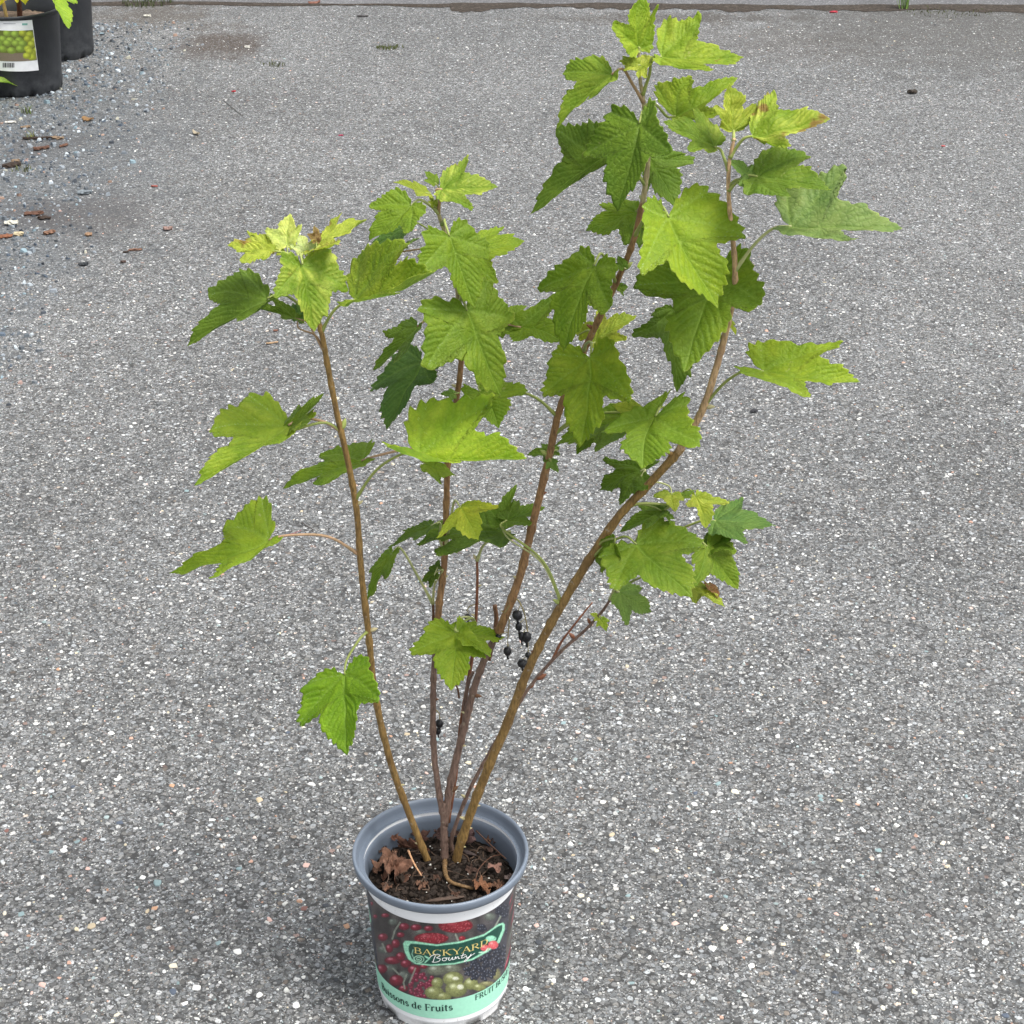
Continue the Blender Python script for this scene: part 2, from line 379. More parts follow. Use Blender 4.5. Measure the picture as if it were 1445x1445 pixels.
def chips(name, x, y, size, hgt, cols, r, k=6):
    n = len(x); ang = np.sort((np.arange(k)[None]+r.uniform(-.38, .38, (n, k)))*2*math.pi/k, axis=1)
    rad = size[:, None]*r.uniform(.62, 1.15, (n, k)); el = r.uniform(.5, 1.0, n)[:, None]; rot = r.uniform(0, 2*math.pi, n)
    px, py = np.cos(ang)*rad, np.sin(ang)*rad*el
    cx, sx = np.cos(rot)[:, None], np.sin(rot)[:, None]; qx, qy = px*cx-py*sx, px*sx+py*cx
    tx, ty = r.normal(0, .22, n)[:, None], r.normal(0, .22, n)[:, None]
    top = np.stack([qx*.72+x[:, None], qy*.72+y[:, None], np.maximum(hgt[:, None]+qx*.72*tx+qy*.72*ty, .0004)], -1)
    bot = np.stack([qx+x[:, None], qy+y[:, None], np.full_like(qx, -.0015)], -1)
    V = np.concatenate([top, bot], 1).reshape(-1, 3)
    base = (np.arange(n)*2*k)[:, None]; loops = [np.arange(k)[None]+base]
    for j in range(k):
        a, b = j, (j+1) % k; loops.append(base+np.array([[b, a, k+a, k+b]]))
    L = np.concatenate(loops, 1); per = k+4*k
    st = (np.array([0]+[k+4*j for j in range(k)])[None]+(np.arange(n)*per)[:, None]).ravel()
    me = fastmesh(name, V, L.ravel(), st, [M_CHIP], False)
    at_ = me.attributes.new('chip', 'FLOAT_COLOR', 'FACE')
    cc = np.repeat(np.concatenate([cols, np.ones((n, 1))], 1), k+1, axis=0); at_.data.foreach_set('color', cc.astype(np.float32).ravel())
    return me
def scatter(n, x0, x1, y0, y1, r): return r.uniform(x0, x1, n), r.uniform(y0, y1, n)
zones = [(30000, -1.3, 1.3, -.55, 1.1), (26000, -1.6, 1.7, 1.1, 2.6), (22000, -2.2, 2.3, 2.6, 5.25)]
X, Y = [], []
for z in zones:
    a, b = scatter(*z, rng); X.append(a); Y.append(b)
X = np.concatenate(X); Y = np.concatenate(Y)
gw = gravel_w(X, Y)
size = np.clip(rng.lognormal(math.log(.0022), .42, len(X)), .0011, .0062)*(1+.35*gw)
hg = size*rng.uniform(.12, .35, len(X))
agg = obj('pale_aggregate', chips('pale_aggregate', X, Y, size, hg, pick_colours(len(X), gw, rng), rng), ground); agg['kind'] = 'stuff'
n = 24000; X, Y = scatter(n, -3.0, -.45, 1.2, 5.2, rng); gw = gravel_w(X, Y); keep = rng.random(n) < gw*1.1
X, Y = X[keep], Y[keep]; size = np.clip(rng.lognormal(math.log(.0058), .35, len(X)), .003, .013)
loose = obj('loose_gravel', chips('loose_gravel', X, Y, size, size*rng.uniform(.35, .75, len(X)), pick_colours(len(X), np.ones(len(X)), rng), rng)); loose['kind'] = 'stuff'
tag(loose, 'loose bluish grey gravel along the edge by the black pots', 'gravel')

# ---- the larger stones one can pick out singly, set in the asphalt
def stone_mesh(seed):
    r = np.random.default_rng(seed); k = 8
    a = np.sort((np.arange(k)+r.uniform(-.36, .36, k))*2*math.pi/k); rr = r.uniform(.7, 1.1, k)
    P = np.stack([np.cos(a)*rr, np.sin(a)*rr*r.uniform(.6, .95)], 1)
    V = [(x, y, -.15) for x, y in P]+[(x*.93, y*.93, .16+.1*r.random()) for x, y in P]+[(x*.55, y*.55, .30+.08*r.random()) for x, y in P]
    Fq = [(j, (j+1) % k, k+(j+1) % k, k+j) for j in range(k)]+[(k+j, k+(j+1) % k, 2*k+(j+1) % k, 2*k+j) for j in range(k)]+[tuple(range(2*k, 3*k))]
    return mesh('stone', V, Fq, [M_STONE], False)
SM = [stone_mesh(s) for s in range(8)]
WH, CR, PK, TN, DK, TL, BL, RB, OR = (.72, .72, .69), (.66, .61, .48), (.58, .40, .35), (.48, .40, .28), (.055, .06, .07), (.22, .30, .31), (.085, .105, .14), (.20, .10, .085), (.50, .30, .19)
NOTABLE = [(1022, 1310, 6, CR), (1005, 1339, 7, WH), (953, 1303, 6, PK), (965, 1245, 7, DK), (821, 1250, 7, DK), (1013, 1106, 7, TL), (1037, 1117, 8, CR), (863, 1178, 6, TN), (851, 1132, 6, WH),
           (916, 1351, 5, WH), (786, 1356, 5, CR), (980, 1135, 6, WH), (1056, 1325, 5, CR), (335, 1343, 8, WH), (418, 1419, 8, WH), (245, 1363, 7, CR), (299, 1157, 6, WH), (165, 1100, 5, WH),
           (440, 1107, 7, WH), (222, 1246, 9, TL), (244, 1399, 8, BL), (218, 1282, 6, OR), (366, 1404, 7, WH), (277, 1394, 7, WH), (308, 1331, 6, TL), (432, 1221, 6, PK), (380, 1298, 7, PK),
           (429, 1282, 6, RB), (366, 1129, 7, TN), (129, 1307, 8, TN), (1185, 1130, 6, TN), (760, 1330, 7, DK), (742, 1396, 6, WH), (757, 1306, 5, PK), (1330, 1190, 6, CR), (1240, 1200, 6, TL),
           (1180, 1290, 5, PK), (1120, 1372, 6, DK), (1390, 1330, 6, WH), (90, 1200, 6, WH), (60, 1390, 7, PK), (30, 1290, 6, TL), (1290, 1400, 6, CR)]
def add_stone(p, r_m, col):
    o = obj('stone', SM[random.randrange(8)], ground, (p[0], p[1], 0.0), col)
    o.scale = (r_m, r_m*random.uniform(.75, 1), r_m*random.uniform(.5, .8)); o.rotation_euler = (0, 0, random.uniform(0, 6.28)); return o
for px, py, r_, cl in NOTABLE:
    p = onz(px, py); add_stone(p, r_/F*np.dot(p-CAM, FWD), cl)
for i in range(250):
    p = onz(random.uniform(-60, 1505), random.triangular(560, 1500, 1350))
    cl = random.choices([WH, CR, PK, TN, DK, TL, BL, RB, OR, (.3, .3, .3), (.22, .23, .24)], [20, 10, 5, 4, 6, 7, 4, 2, 2, 14, 12])[0]
    k = random.uniform(.8, 1.08); add_stone(p, random.uniform(.0032, .0062), tuple(q*k for q in cl))

# ================================================================ the printed pot of the bush
RB0, RB1, ZW = .0818, .0948, .204             # wall radius at the foot and under the lip
def wall_r(z): return RB0+(RB1-RB0)*(z/ZW)
pot = empty('printed_pot'); tag(pot, 'white plant pot printed with fruit pictures, grey lip, holding the tall bush', 'plant pot')
def feet(a):
    k = (a*9/(2*math.pi)+.28) % 1.0; return .013*max(0, min(1, (abs(k-.5)-.29)*16))
wall_prof = [(.0800, .0), (.0806, .003), (.0812, .012), (wall_r(.0135), .0140)] + [(wall_r(z), z) for z in np.linspace(.0155, .2035, 12)]
obj('wall', mesh('wall', *lathe(wall_prof, 180, feet), [M_WHITE]), pot)
floor_prof = [(.0, .011), (.078, .011)]
obj('floor', mesh('floor', *lathe(floor_prof, 48), [M_GREY]), pot)
# grey lip outside and grey lining inside, with the stacking ledge
lip = [(.0940, .1915), (.1010, .1900), (.1050, .1912), (.1068, .1940), (.1076, .1985), (.1080, .2020), (.1076, .2045), (.1064, .2054), (.1050, .2052), (.1036, .2042), (.1028, .2022), (.1018, .1975),
       (.1002, .1905), (.0980, .1882), (.0945, .1872), (.0930, .1860), (.0924, .1780), (.0900, .1400), (.0868, .0900), (.0838, .0450), (.0780, .0000)]
lip = [(r_, z_+.012) for r_, z_ in lip]
obj('lip', mesh('lip', *lathe(lip, 160), [M_GREY]), pot)

def wall_hit(px, py, off=0.0):                # where a line of sight meets the pot wall: (angle, height)
    d = ray(px, py); a_ = None
    lo, hi = 1.4, 3.2; prev = None
    ts = np.linspace(lo, hi, 4000); P = CAM[None]+ts[:, None]*d[None]
    f = np.hypot(P[:, 0], P[:, 1])-(wall_r(P[:, 2])+off); i = np.argmax(f < 0); p = P[i]
    return math.atan2(p[0], -p[1]), p[2]
def wall_pt(a, z, off=.0005): r_ = wall_r(z)+off; return (r_*math.sin(a), -r_*math.cos(a), z)
zz = lambda x, y: (500+x/6.02, 1260+y/6.02)    # sleeve artwork is laid out in a grid traced from the front of the pot
def wz(x, y): return wall_hit(*zz(x, y))
z_mint0, z_mint1, z_ph = wz(720, 1066)[1], wz(720, 906)[1], wz(720, 258)[1]
PER = R(132)
def seg_d(px, py, pts):
    d = np.full(px.shape, 1e9)
    for (x0, y0), (x1, y1) in zip(pts[:-1], pts[1:]):
        dx, dy = x1-x0, y1-y0; t = np.clip(((px-x0)*dx+(py-y0)*dy)/(dx*dx+dy*dy+1e-9), 0, 1); d = np.minimum(d, np.hypot(px-x0-t*dx, py-y0-t*dy))
    return d
def poly_sd(px, py, pts):
    d = seg_d(px, py, pts+[pts[0]]); ins = np.zeros(px.shape, bool); n = len(pts)
    for i in range(n):
        (x0, y0), (x1, y1) = pts[i], pts[(i+1) % n]
        cnd = ((y0 > py) != (y1 > py)) & (px < (x1-x0)*(py-y0)/(y1-y0+1e-12)+x0); ins ^= cnd
    return np.where(ins, -d, d)
def paint(zx, zy):
    """flat print of the sleeve: red currants, raspberries, gooseberries and dark berries around a green badge"""
    r = np.random.default_rng(3); n = zx.shape
    C = np.empty(n+(3,)); nz = np.zeros(n)
    for k in range(10):
        a, b, p = r.normal(0, .02, 1)[0], r.normal(0, .02, 1)[0], r.uniform(0, 6)
        nz += np.sin(a*zx+b*zy+p)
    C[:] = s2l(62, 58, 58); t_ = np.clip(nz/6+.35, 0, 1)[..., None]; C[:] = C*(1-t_)+t_*np.array(s2l(98, 92, 90))
    t_ = np.clip((zx-1000)/300, 0, 1)[..., None]*.7; C[:] = C*(1-t_)+t_*np.array(s2l(62, 66, 80))
    def lay(m, col): 
        mm = np.clip(m, 0, 1)[..., None]; C[:] = C*(1-mm)+mm*np.array(s2l(*col))
    def ell(cx, cy, rx, ry, col, hi, lo, sharp=.14):
        dx, dy = (zx-cx)/rx, (zy-cy)/ry; q = np.hypot(dx, dy); m = np.clip((1-q)/sharp, 0, 1)
        lay(m, lo); lay(m*np.clip(1.15-np.hypot(dx+.12, dy+.15)*.95, 0, 1), col); lay(m*np.clip(1-np.hypot(dx+.3, (dy+.35))*2.6, 0, 1), hi)
    red, rhi, rlo = (150, 34, 58), (226, 130, 150), (84, 24, 40)
    for a in [(330, 245, 48, 36), (250, 480, 60, 40), (300, 640, 80, 40), (420, 700, 60, 50), (560, 330, 60, 30), (1150, 200, 60, 40)]: ell(*a, (112, 122, 112), (150, 160, 150), (74, 80, 74), .5)
    for a in [(265, 190, 38, 20), (180, 200, 20, 20), (150, 90, 16, 18), (425, 285, 48, 34), (525, 292, 52, 30), (632, 300, 42, 26), (245, 375, 46, 36), (395, 355, 36, 24), (300, 470, 36, 40), (352, 430, 38, 40),
              (330, 572, 76, 36), (395, 540, 44, 42), (235, 645, 52, 42), (360, 742, 64, 52), (510, 650, 58, 44), (590, 625, 38, 20), (440, 600, 50, 36), (290, 800, 40, 30), (420, 810, 46, 30)]: ell(*a, red, rhi, rlo)
    for a in [(860, 275, 152, 66), (655, 385, 152, 50), (915, 385, 30, 22)]: ell(*a, (158, 24, 44), (206, 92, 104), (112, 18, 34), .1)
    for k in range(260):
        x, y = r.uniform(505, 1010), r.uniform(210, 435); q1, q2 = ((x-860)/140)**2+((y-275)/58)**2, ((x-655)/140)**2+((y-385)/42)**2
        if min(q1, q2) < 1: ell(x, y, 11, 8, (186, 52, 66), (224, 140, 146), (104, 14, 30), .5)
    for k in range(70):
        x, y = r.uniform(455, 680), r.uniform(680, 880)
        if (x-575)**2/115**2+(y-785)**2/105**2 < 1: ell(x, y, 20, 18, (150, 40, 72), (214, 130, 150), (88, 22, 44))
    for a in [(700, 655, 105, 52), (830, 640, 86, 42)]: ell(*a, (122, 128, 108), (180, 188, 170), (88, 90, 76), .4)
    for a in [(705, 762, 52, 48), (840, 730, 92, 66), (990, 770, 64, 54), (680, 845, 84, 58), (865, 815, 98, 72), (760, 880, 70, 40), (1060, 800, 60, 34)]: ell(*a, (150, 156, 92), (214, 220, 168), (96, 102, 56), .12)
    for a in [(860, 725, 34, 18), (900, 798, 34, 26)]: ell(*a, (226, 228, 206), (240, 240, 230), (190, 196, 150), .4)
    for a in [(1200, 690, 50, 60), (1130, 770, 80, 26)]: ell(*a, (140, 138, 92), (170, 170, 120), (100, 98, 66), .5)
    for (x0, x1, y0, y1, cnt) in [(930, 1200, 560, 740, 130), (1080, 1330, 430, 640, 120), (1200, 1340, 100, 200, 40), (1035, 1120, 270, 330, 20), (1290, 1380, 200, 460, 50)]:
        for k in range(cnt):
            x, y = r.uniform(x0, x1), r.uniform(y0, y1)
            q = ((x-(x0+x1)/2)/((x1-x0)/2))**2+((y-(y0+y1)/2)/((y1-y0)/2))**2
            if q < 1.05: ell(x, y, 17, 16, (52, 56, 70), (146, 152, 166), (34, 36, 46))
    for pts in [[(325, 390), (345, 320), (390, 250)], [(430, 810), (420, 760), (445, 690)], [(270, 500), (240, 430)], [(470, 760), (520, 640)], [(880, 400), (860, 350)], [(1190, 290), (1240, 200)], [(330, 640), (380, 690)]]:
        lay(np.clip(1.4-seg_d(zx, zy, pts)/7, 0, .75), (150, 158, 142))
    outer = [(415, 430), (432, 405), (520, 410), (700, 437), (900, 410), (1100, 350), (1225, 262), (1262, 252), (1276, 268), (1274, 315), (1232, 420), (1130, 500), (1000, 570), (850, 605), (650, 618), (520, 602), (460, 562), (430, 500)]
    inner = [(482, 428), (560, 434), (700, 449), (900, 424), (1100, 365), (1222, 280), (1250, 270), (1256, 285), (1252, 315), (1212, 408), (1118, 488), (995, 558), (850, 594), (650, 607), (530, 594), (486, 552), (464, 492), (462, 452)]
    for sh in (0,):
        lay(np.clip(.5-poly_sd(zx, zy, outer)/8, 0, 1), (150, 226, 188)); lay(np.clip(.5-poly_sd(zx, zy, inner)/8, 0, 1), (22, 80, 66))
    sp = [(545+ (8+3.4*t)*math.cos(t*1.05+.6), 560+(5+2.2*t)*math.sin(t*1.05+.6)) for t in np.linspace(0, 13, 60)]
    lay(np.clip(1.3-seg_d(zx, zy, sp)/4.5, 0, 1), (168, 226, 190)); lay(np.clip(1.3-seg_d(zx, zy, [(500, 480), (490, 520), (510, 560)])/4, 0, 1), (150, 210, 180))
    lay(np.clip(1.3-seg_d(zx, zy, [(600, 590), (635, 560), (600, 535), (640, 555)])/6, 0, 1), (150, 226, 188))
    ell(1160, 388, 48, 28, (150, 226, 190), (170, 236, 204), (120, 200, 164), .15)
    for a in [(1108, 466, 40, 30), (1178, 440, 46, 38)]: ell(*a, (226, 96, 100), (240, 160, 160), (206, 70, 78), .15)
    lay(np.clip(1.3-seg_d(zx, zy, [(1060, 505), (1110, 500), (1135, 470)])/6, 0, 1), (190, 236, 206))
    sp_ = np.sin(zx*.31+3*np.sin(zy*.21))*np.sin(zy*.37+2*np.sin(zx*.17)); C *= (1+.22*sp_+.16*r.normal(size=n))[..., None]
    gr = C.mean(-1, keepdims=True); C = np.clip(C*.86+gr*.14, .004, 1)*.92
    return C
na, nzv = 900, 150
aa = np.linspace(-math.pi, math.pi, na, endpoint=False); hz = np.linspace(z_mint1, z_ph, nzv)
A, H = np.meshgrid(aa, hz); Am = (A+PER/2) % PER - PER/2
rw = wall_r(H); Pp = np.stack([rw*np.sin(Am), -rw*np.cos(Am), H], -1); u_, v_ = proj(Pp.reshape(-1, 3))
Cc = paint(((u_-500)*6.02).reshape(A.shape), ((v_-1260)*6.02).reshape(A.shape))
rw = rw+.0004; V = np.stack([rw*np.sin(A), -rw*np.cos(A), H], -1).reshape(-1, 3)
ii = np.arange(na); rows = []
for k in range(nzv-1):
    a0 = k*na+ii; a1 = k*na+(ii+1) % na; rows.append(np.stack([a0, a1, a1+na, a0+na], 1))
L = np.concatenate(rows)
me = fastmesh('printed_sleeve', V, L.ravel(), np.arange(len(L))*4, [M_PRINT])
at_ = me.attributes.new('print', 'FLOAT_COLOR', 'POINT'); at_.data.foreach_set('color', np.concatenate([Cc.reshape(-1, 3), np.ones((na*nzv, 1))], 1).astype(np.float32).ravel())
sleeve = obj('printed_sleeve', me, pot); sleeve['label'] = 'dark sleeve printed with red, green and blue black berries'
mint = simple('mint_print', s2l(158, 216, 190), .40, .05, 200)
prof = [(wall_r(z_mint0)+.0004, z_mint0), (wall_r((z_mint0+z_mint1)/2)+.0004, (z_mint0+z_mint1)/2), (wall_r(z_mint1)+.0004, z_mint1)]
band = obj('mint_band', mesh('mint_band', *lathe(prof, 160), [mint]), pot); band['label'] = 'mint green band with dark serif lettering'

# ---- lettering on the sleeve: stroke letters with serifs, laid on the curved wall
def arc(cx, cy, rx, ry, a0, a1, n=9): return [(cx+rx*math.cos(R(a)), cy+ry*math.sin(R(a))) for a in np.linspace(a0, a1, n)]
Tk, Tn = 1.0, .42
def ser(x, y, w=.13): return ([(x-w, y), (x+w, y)], Tn)
GL = {
 'B': (.70, [([(.16, 0), (.16, 1)], Tk), ser(.14, 0), ser(.14, 1), ([(.16, 1), (.36, 1)]+arc(.36, .76, .20, .24, 90, -90)+[(.16, .52)], Tn*1.3), ([(.36, .52)]+arc(.38, .26, .24, .26, 90, -90)+[(.16, 0)], Tn*1.4), (arc(.36, .76, .19, .22, 50, -50), Tk), (arc(.38, .26, .23, .24, 50, -50), Tk)]),
 'A': (.80, [([(.10, 0), (.40, 1)], Tn), ([(.40, 1), (.70, 0)], Tk), ([(.22, .36), (.58, .36)], Tn), ser(.10, 0), ser(.70, 0)]),
 'C': (.78, [(arc(.44, .5, .34, .5, 45, 315, 18), Tn), (arc(.44, .5, .33, .48, 120, 240, 9), Tk), ([(.69, .72), (.70, .98)], Tn)]),
 'K': (.80, [([(.16, 0), (.16, 1)], Tk), ([(.62, 1), (.20, .45)], Tn), ([(.30, .58), (.68, 0)], Tk), ser(.15, 0), ser(.15, 1), ser(.62, 1), ser(.70, 0)]),
 'Y': (.78, [([(.10, 1), (.40, .45)], Tk), ([(.70, 1), (.40, .45)], Tn), ([(.40, .45), (.40, 0)], Tk), ser(.40, 0), ser(.10, 1), ser(.70, 1)]),
 'R': (.78, [([(.16, 0), (.16, 1)], Tk), ser(.14, 0), ser(.14, 1), ([(.16, 1), (.36, 1)]+arc(.36, .74, .21, .26, 90, -90)+[(.16, .48)], Tn*1.3), (arc(.36, .74, .2, .24, 50, -50), Tk), ([(.36, .48), (.68, 0)], Tk), ser(.69, 0, .09)]),
 'D': (.82, [([(.16, 0), (.16, 1)], Tk), ser(.14, 0), ser(.14, 1), ([(.16, 1), (.34, 1)]+arc(.34, .5, .38, .5, 90, -90, 14)+[(.16, 0)], Tn), (arc(.34, .5, .37, .48, 50, -50), Tk)]),
 'F': (.64, [([(.16, 0), (.16, 1)], Tk), ([(.16, 1), (.58, 1), (.58, .80)], Tn), ([(.16, .52), (.46, .52)], Tn), ([(.46, .42), (.46, .62)], Tn), ser(.16, 0), ser(.14, 1)]),
 'U': (.84, [([(.16, 1), (.16, .30)]+arc(.42, .30, .26, .30, 180, 270, 6), Tk), (arc(.42, .30, .26, .30, 270, 360, 6)+[(.68, 1)], Tn), ser(.16, 1), ser(.68, 1, .10)]),
 'I': (.34, [([(.16, 0), (.16, 1)], Tk), ser(.16, 0), ser(.16, 1)]),
 'T': (.70, [([(.34, 0), (.34, 1)], Tk), ([(.04, .80), (.04, 1), (.64, 1), (.64, .80)], Tn), ser(.34, 0)]),
 'u': (.64, [([(.13, .66), (.13, .2)]+arc(.29, .2, .16, .2, 180, 300, 6), Tk), ([(.48, .66), (.48, 0)], Tk), ser(.52, 0, .08), ser(.10, .66, .07), ser(.46, .66, .07)]),
 'i': (.34, [([(.16, 0), (.16, .66)], Tk), ([(.16, .84), (.16, .95)], Tk*1.1), ser(.16, 0), ser(.12, .66, .08)]),
 's': (.50, [(arc(.24, .49, .14, .17, 30, 250, 10)+arc(.26, .18, .15, .17, 80, -160, 10), Tk*.8)]),
 'o': (.62, [(arc(.30, .33, .22, .33, 0, 360, 20), Tn*1.3), (arc(.30, .33, .21, .31, 130, 230, 8), Tk), (arc(.30, .33, .21, .31, -50, 50, 8), Tk)]),
 'n': (.66, [([(.13, 0), (.13, .66)], Tk), ([(.13, .48)]+arc(.32, .46, .17, .20, 140, 0, 8)+[(.49, 0)], Tk), ser(.13, 0, .1), ser(.49, 0, .1), ser(.09, .66, .07)]),
 'd': (.66, [([(.48, 0), (.48, 1)], Tk), (arc(.29, .33, .20, .33, 20, 340, 16), Tn*1.3), (arc(.29, .33, .19, .31, 130, 230, 8), Tk), ser(.52, 0, .08), ser(.43, 1, .08)]),
 'e': (.56, [([(.12, .36), (.46, .36)]+arc(.29, .36, .17, .30, 0, 180, 9)+arc(.30, .32, .19, .32, 180, 310, 8), Tn*1.3), (arc(.30, .33, .18, .31, 130, 240, 8), Tk)]),
 'r': (.48, [([(.14, 0), (.14, .66)], Tk), ([(.14, .46), (.22, .62), (.34, .66), (.41, .58)], Tk*.8), ser(.15, 0, .11), ser(.10, .66, .07)]),
 't': (.42, [([(.17, .90), (.17, .16)]+arc(.27, .14, .10, .14, 180, 290, 5), Tk), ([(.02, .66), (.36, .66)], Tn)]),
 ' ': (.30, []), 'H': (.84, [([(.16, 0), (.16, 1)], Tk), ([(.68, 0), (.68, 1)], Tk), ([(.16, .52), (.68, .52)], Tn), ser(.16, 0), ser(.16, 1), ser(.68, 0), ser(.68, 1)]),
 'S': (.60, [(arc(.30, .74, .19, .26, 30, 250, 12)+arc(.31, .25, .21, .25, 80, -160, 12), Tk*.8)]),
 'E': (.66, [([(.16, 0), (.16, 1)], Tk), ([(.16, 1), (.58, 1), (.58, .82)], Tn), ([(.16, .52), (.46, .52)], Tn), ([(.16, 0), (.60, 0), (.60, .2)], Tn), ser(.14, 0), ser(.14, 1)]),
}
def ribbon(pts, wd, place, out):
    pts = np.array(pts, float)
    if len(pts) < 2: return
    T = np.gradient(pts, axis=0); T /= np.linalg.norm(T, axis=1)[:, None]+1e-9; N = np.stack([-T[:, 1], T[:, 0]], 1)
    o = len(out[0])
    for p, n_ in zip(pts, N): out[0].extend([place(*(p-n_*wd/2)), place(*(p+n_*wd/2))])
    for i in range(len(pts)-1): out[1].append((o+2*i, o+2*i+2, o+2*i+3, o+2*i+1))
def dens(pts, n=4):
    out = []
    for (x0, y0), (x1, y1) in zip(pts[:-1], pts[1:]): out += [(x0+(x1-x0)*t/n, y0+(y1-y0)*t/n) for t in range(n)]
    return out+[pts[-1]]
def letters(name, text, p0, p1, cap, stroke, color, parent, slant=0, off=.0009, label=None):
    """text from wall point p0 to p1 (angle, height), fitted to the length between them"""
    adv = sum(GL[ch][0] for ch in text); (a0, z0), (a1, z1) = p0, p1; x = 0
    for ch in text:
        wd, strokes = GL[ch]; out = ([], [])
        k = [0]
        def place(u, v):
            t = (x+u+slant*v)/adv; k[0] += 1; return wall_pt(a0+(a1-a0)*t, z0+(z1-z0)*t+cap*v, off+.00002*(len(out[1]) % 9))
        for pts, tk in strokes: ribbon(dens(pts, 3), stroke*tk*1.0, place, out)
        if out[0]:
            o = obj('letter', mesh('letter', out[0], out[1], [M_INK], False), parent, color=color)
        x += wd
INK = s2l(20, 52, 46)
letters('t', 'Buissons de Fruits', wz(240, 806), wz(838, 988), .0106, .155, INK, band)
letters('t', 'FRUIT BUSHES', wz(1022, 908), (wz(1022, 908)[0]+.86, wz(1022, 908)[1]), .0085, .13, INK, band)
letters('t', 'BACKYARD', wz(508, 503), wz(1132, 428), .0094, .115, s2l(206, 190, 120), sleeve, off=.0008)
def script(strokes, color, wd):                # brush script, traced in the artwork grid
    for pts in strokes:
        P = catmull([(x, y) for x, y in pts], 5); W = [wz(x, y) for x, y in P]; out = ([], [])
        ribbon([(a*wall_r(z), z) for a, z in W], wd, lambda s_, z: wall_pt(s_/wall_r(z), z, .0012), out)
        obj('letter', mesh('letter', out[0], out[1], [M_INK], False), sleeve, color=color)
script([[(690, 525), (678, 555), (668, 585)], [(640, 545), (668, 522), (712, 515), (728, 528), (700, 545), (728, 552), (722, 572), (690, 582), (660, 578)],
        [(772, 545), (752, 548), (748, 566), (768, 570), (784, 556), (772, 545), (800, 548)], [(806, 540), (800, 562), (816, 564), (834, 540), (832, 560), (846, 556)],
        [(850, 560), (860, 534), (862, 552), (880, 534), (884, 552), (898, 548)], [(925, 505), (908, 545), (924, 544), (945, 530)], [(900, 528), (945, 518)],
        [(950, 526), (950, 542), (972, 536), (990, 512), (975, 540), (940, 575), (930, 572), (965, 545), (1020, 505)]], (.85, .87, .85), .00085)

# ================================================================ leaves
HALF = [(0, 0), (.05, -.08), (.14, -.155), (.26, -.19), (.37, -.16), (.44, -.08), (.475, .02), (.56, .14), (.66, .27), (.745, .435), (.62, .455), (.47, .435), (.355, .455), (.335, .555), (.31, .66), (.24, .78), (.15, .885), (.065, .965), (0, 1.04)]
def outline(seed, n, lobe=1.0, teeth=17):
    r = np.random.default_rng(seed); sides = []
    for sgn in (1, -1):
        P = np.array(HALF, float)
        P[9:13, 0] *= 1+.10*r.normal(); P[11:14, 0] *= 1+.14*r.normal()*lobe; P[1:-1] += r.normal(0, .012, (len(P)-2, 2))
        Q = catmull(P, 24); s = np.concatenate([[0], np.cumsum(np.linalg.norm(np.diff(Q, axis=0), axis=1))]); s /= s[-1]
        t = np.linspace(0, 1, n//2+1); q = np.stack([np.interp(t, s, Q[:, 0]), np.interp(t, s, Q[:, 1])], 1)
        T = np.gradient(q, axis=0); T /= np.linalg.norm(T, axis=1)[:, None]; N = np.stack([T[:, 1], -T[:, 0]], 1)
        ph = (t*teeth+.25*np.sin(t*17+seed)+r.uniform()) % 1.0; saw = np.where(ph < .68, ph/.68, (1-ph)/.32)
        amp = .046*np.clip(t*9, 0, 1)*np.clip((1-t)*12, .2, 1)*(1+.35*np.sin(t*31+seed*3))
        q = q+N*(saw[:, None]-.42)*amp[:, None]+T*(saw[:, None]-.5)*amp[:, None]*.35
        q[:, 0] *= sgn; q[0] = (0, 0); q[-1, 0] = 0; sides.append(q)
    return np.vstack([sides[0], sides[1][::-1][1:-1]])
def veins():
    prim, sec = [], []
    for tip, ln in (((0, 1.0), 1), ((.69, .41), .8), ((-.69, .41), .8), ((.43, -.12), .45), ((-.43, -.12), .45)):
        prim.append(((0, 0), tip)); L = np.hypot(*tip); ux, uy = tip[0]/L, tip[1]/L
        for i, t in enumerate(np.linspace(.20, .90, 7 if L > .6 else 4)):
            for sg in (1, -1):
                if abs(tip[0]) > .5 and t < .3 and sg*tip[0] < 0: continue
                a = sg*R(44-8*t); dx, dy = ux*math.cos(a)-uy*math.sin(a), ux*math.sin(a)+uy*math.cos(a)
                tt = t+.03*sg; l2 = L*(.50-.38*t)*(1.0 if L > .6 else .8)
                x0, y0 = tip[0]*tt, tip[1]*tt; sec.append(((x0, y0), (x0+dx*l2*.55, y0+dy*l2*.55))); a2 = a*.70; ex, ey = ux*math.cos(a2)-uy*math.sin(a2), ux*math.sin(a2)+uy*math.cos(a2)
                sec.append(((x0+dx*l2*.55, y0+dy*l2*.55), (x0+dx*l2*.55+ex*l2*.5, y0+dy*l2*.55+ey*l2*.5)))
    return prim, sec
PV, SV = veins(); CEN = np.array((0, .27))
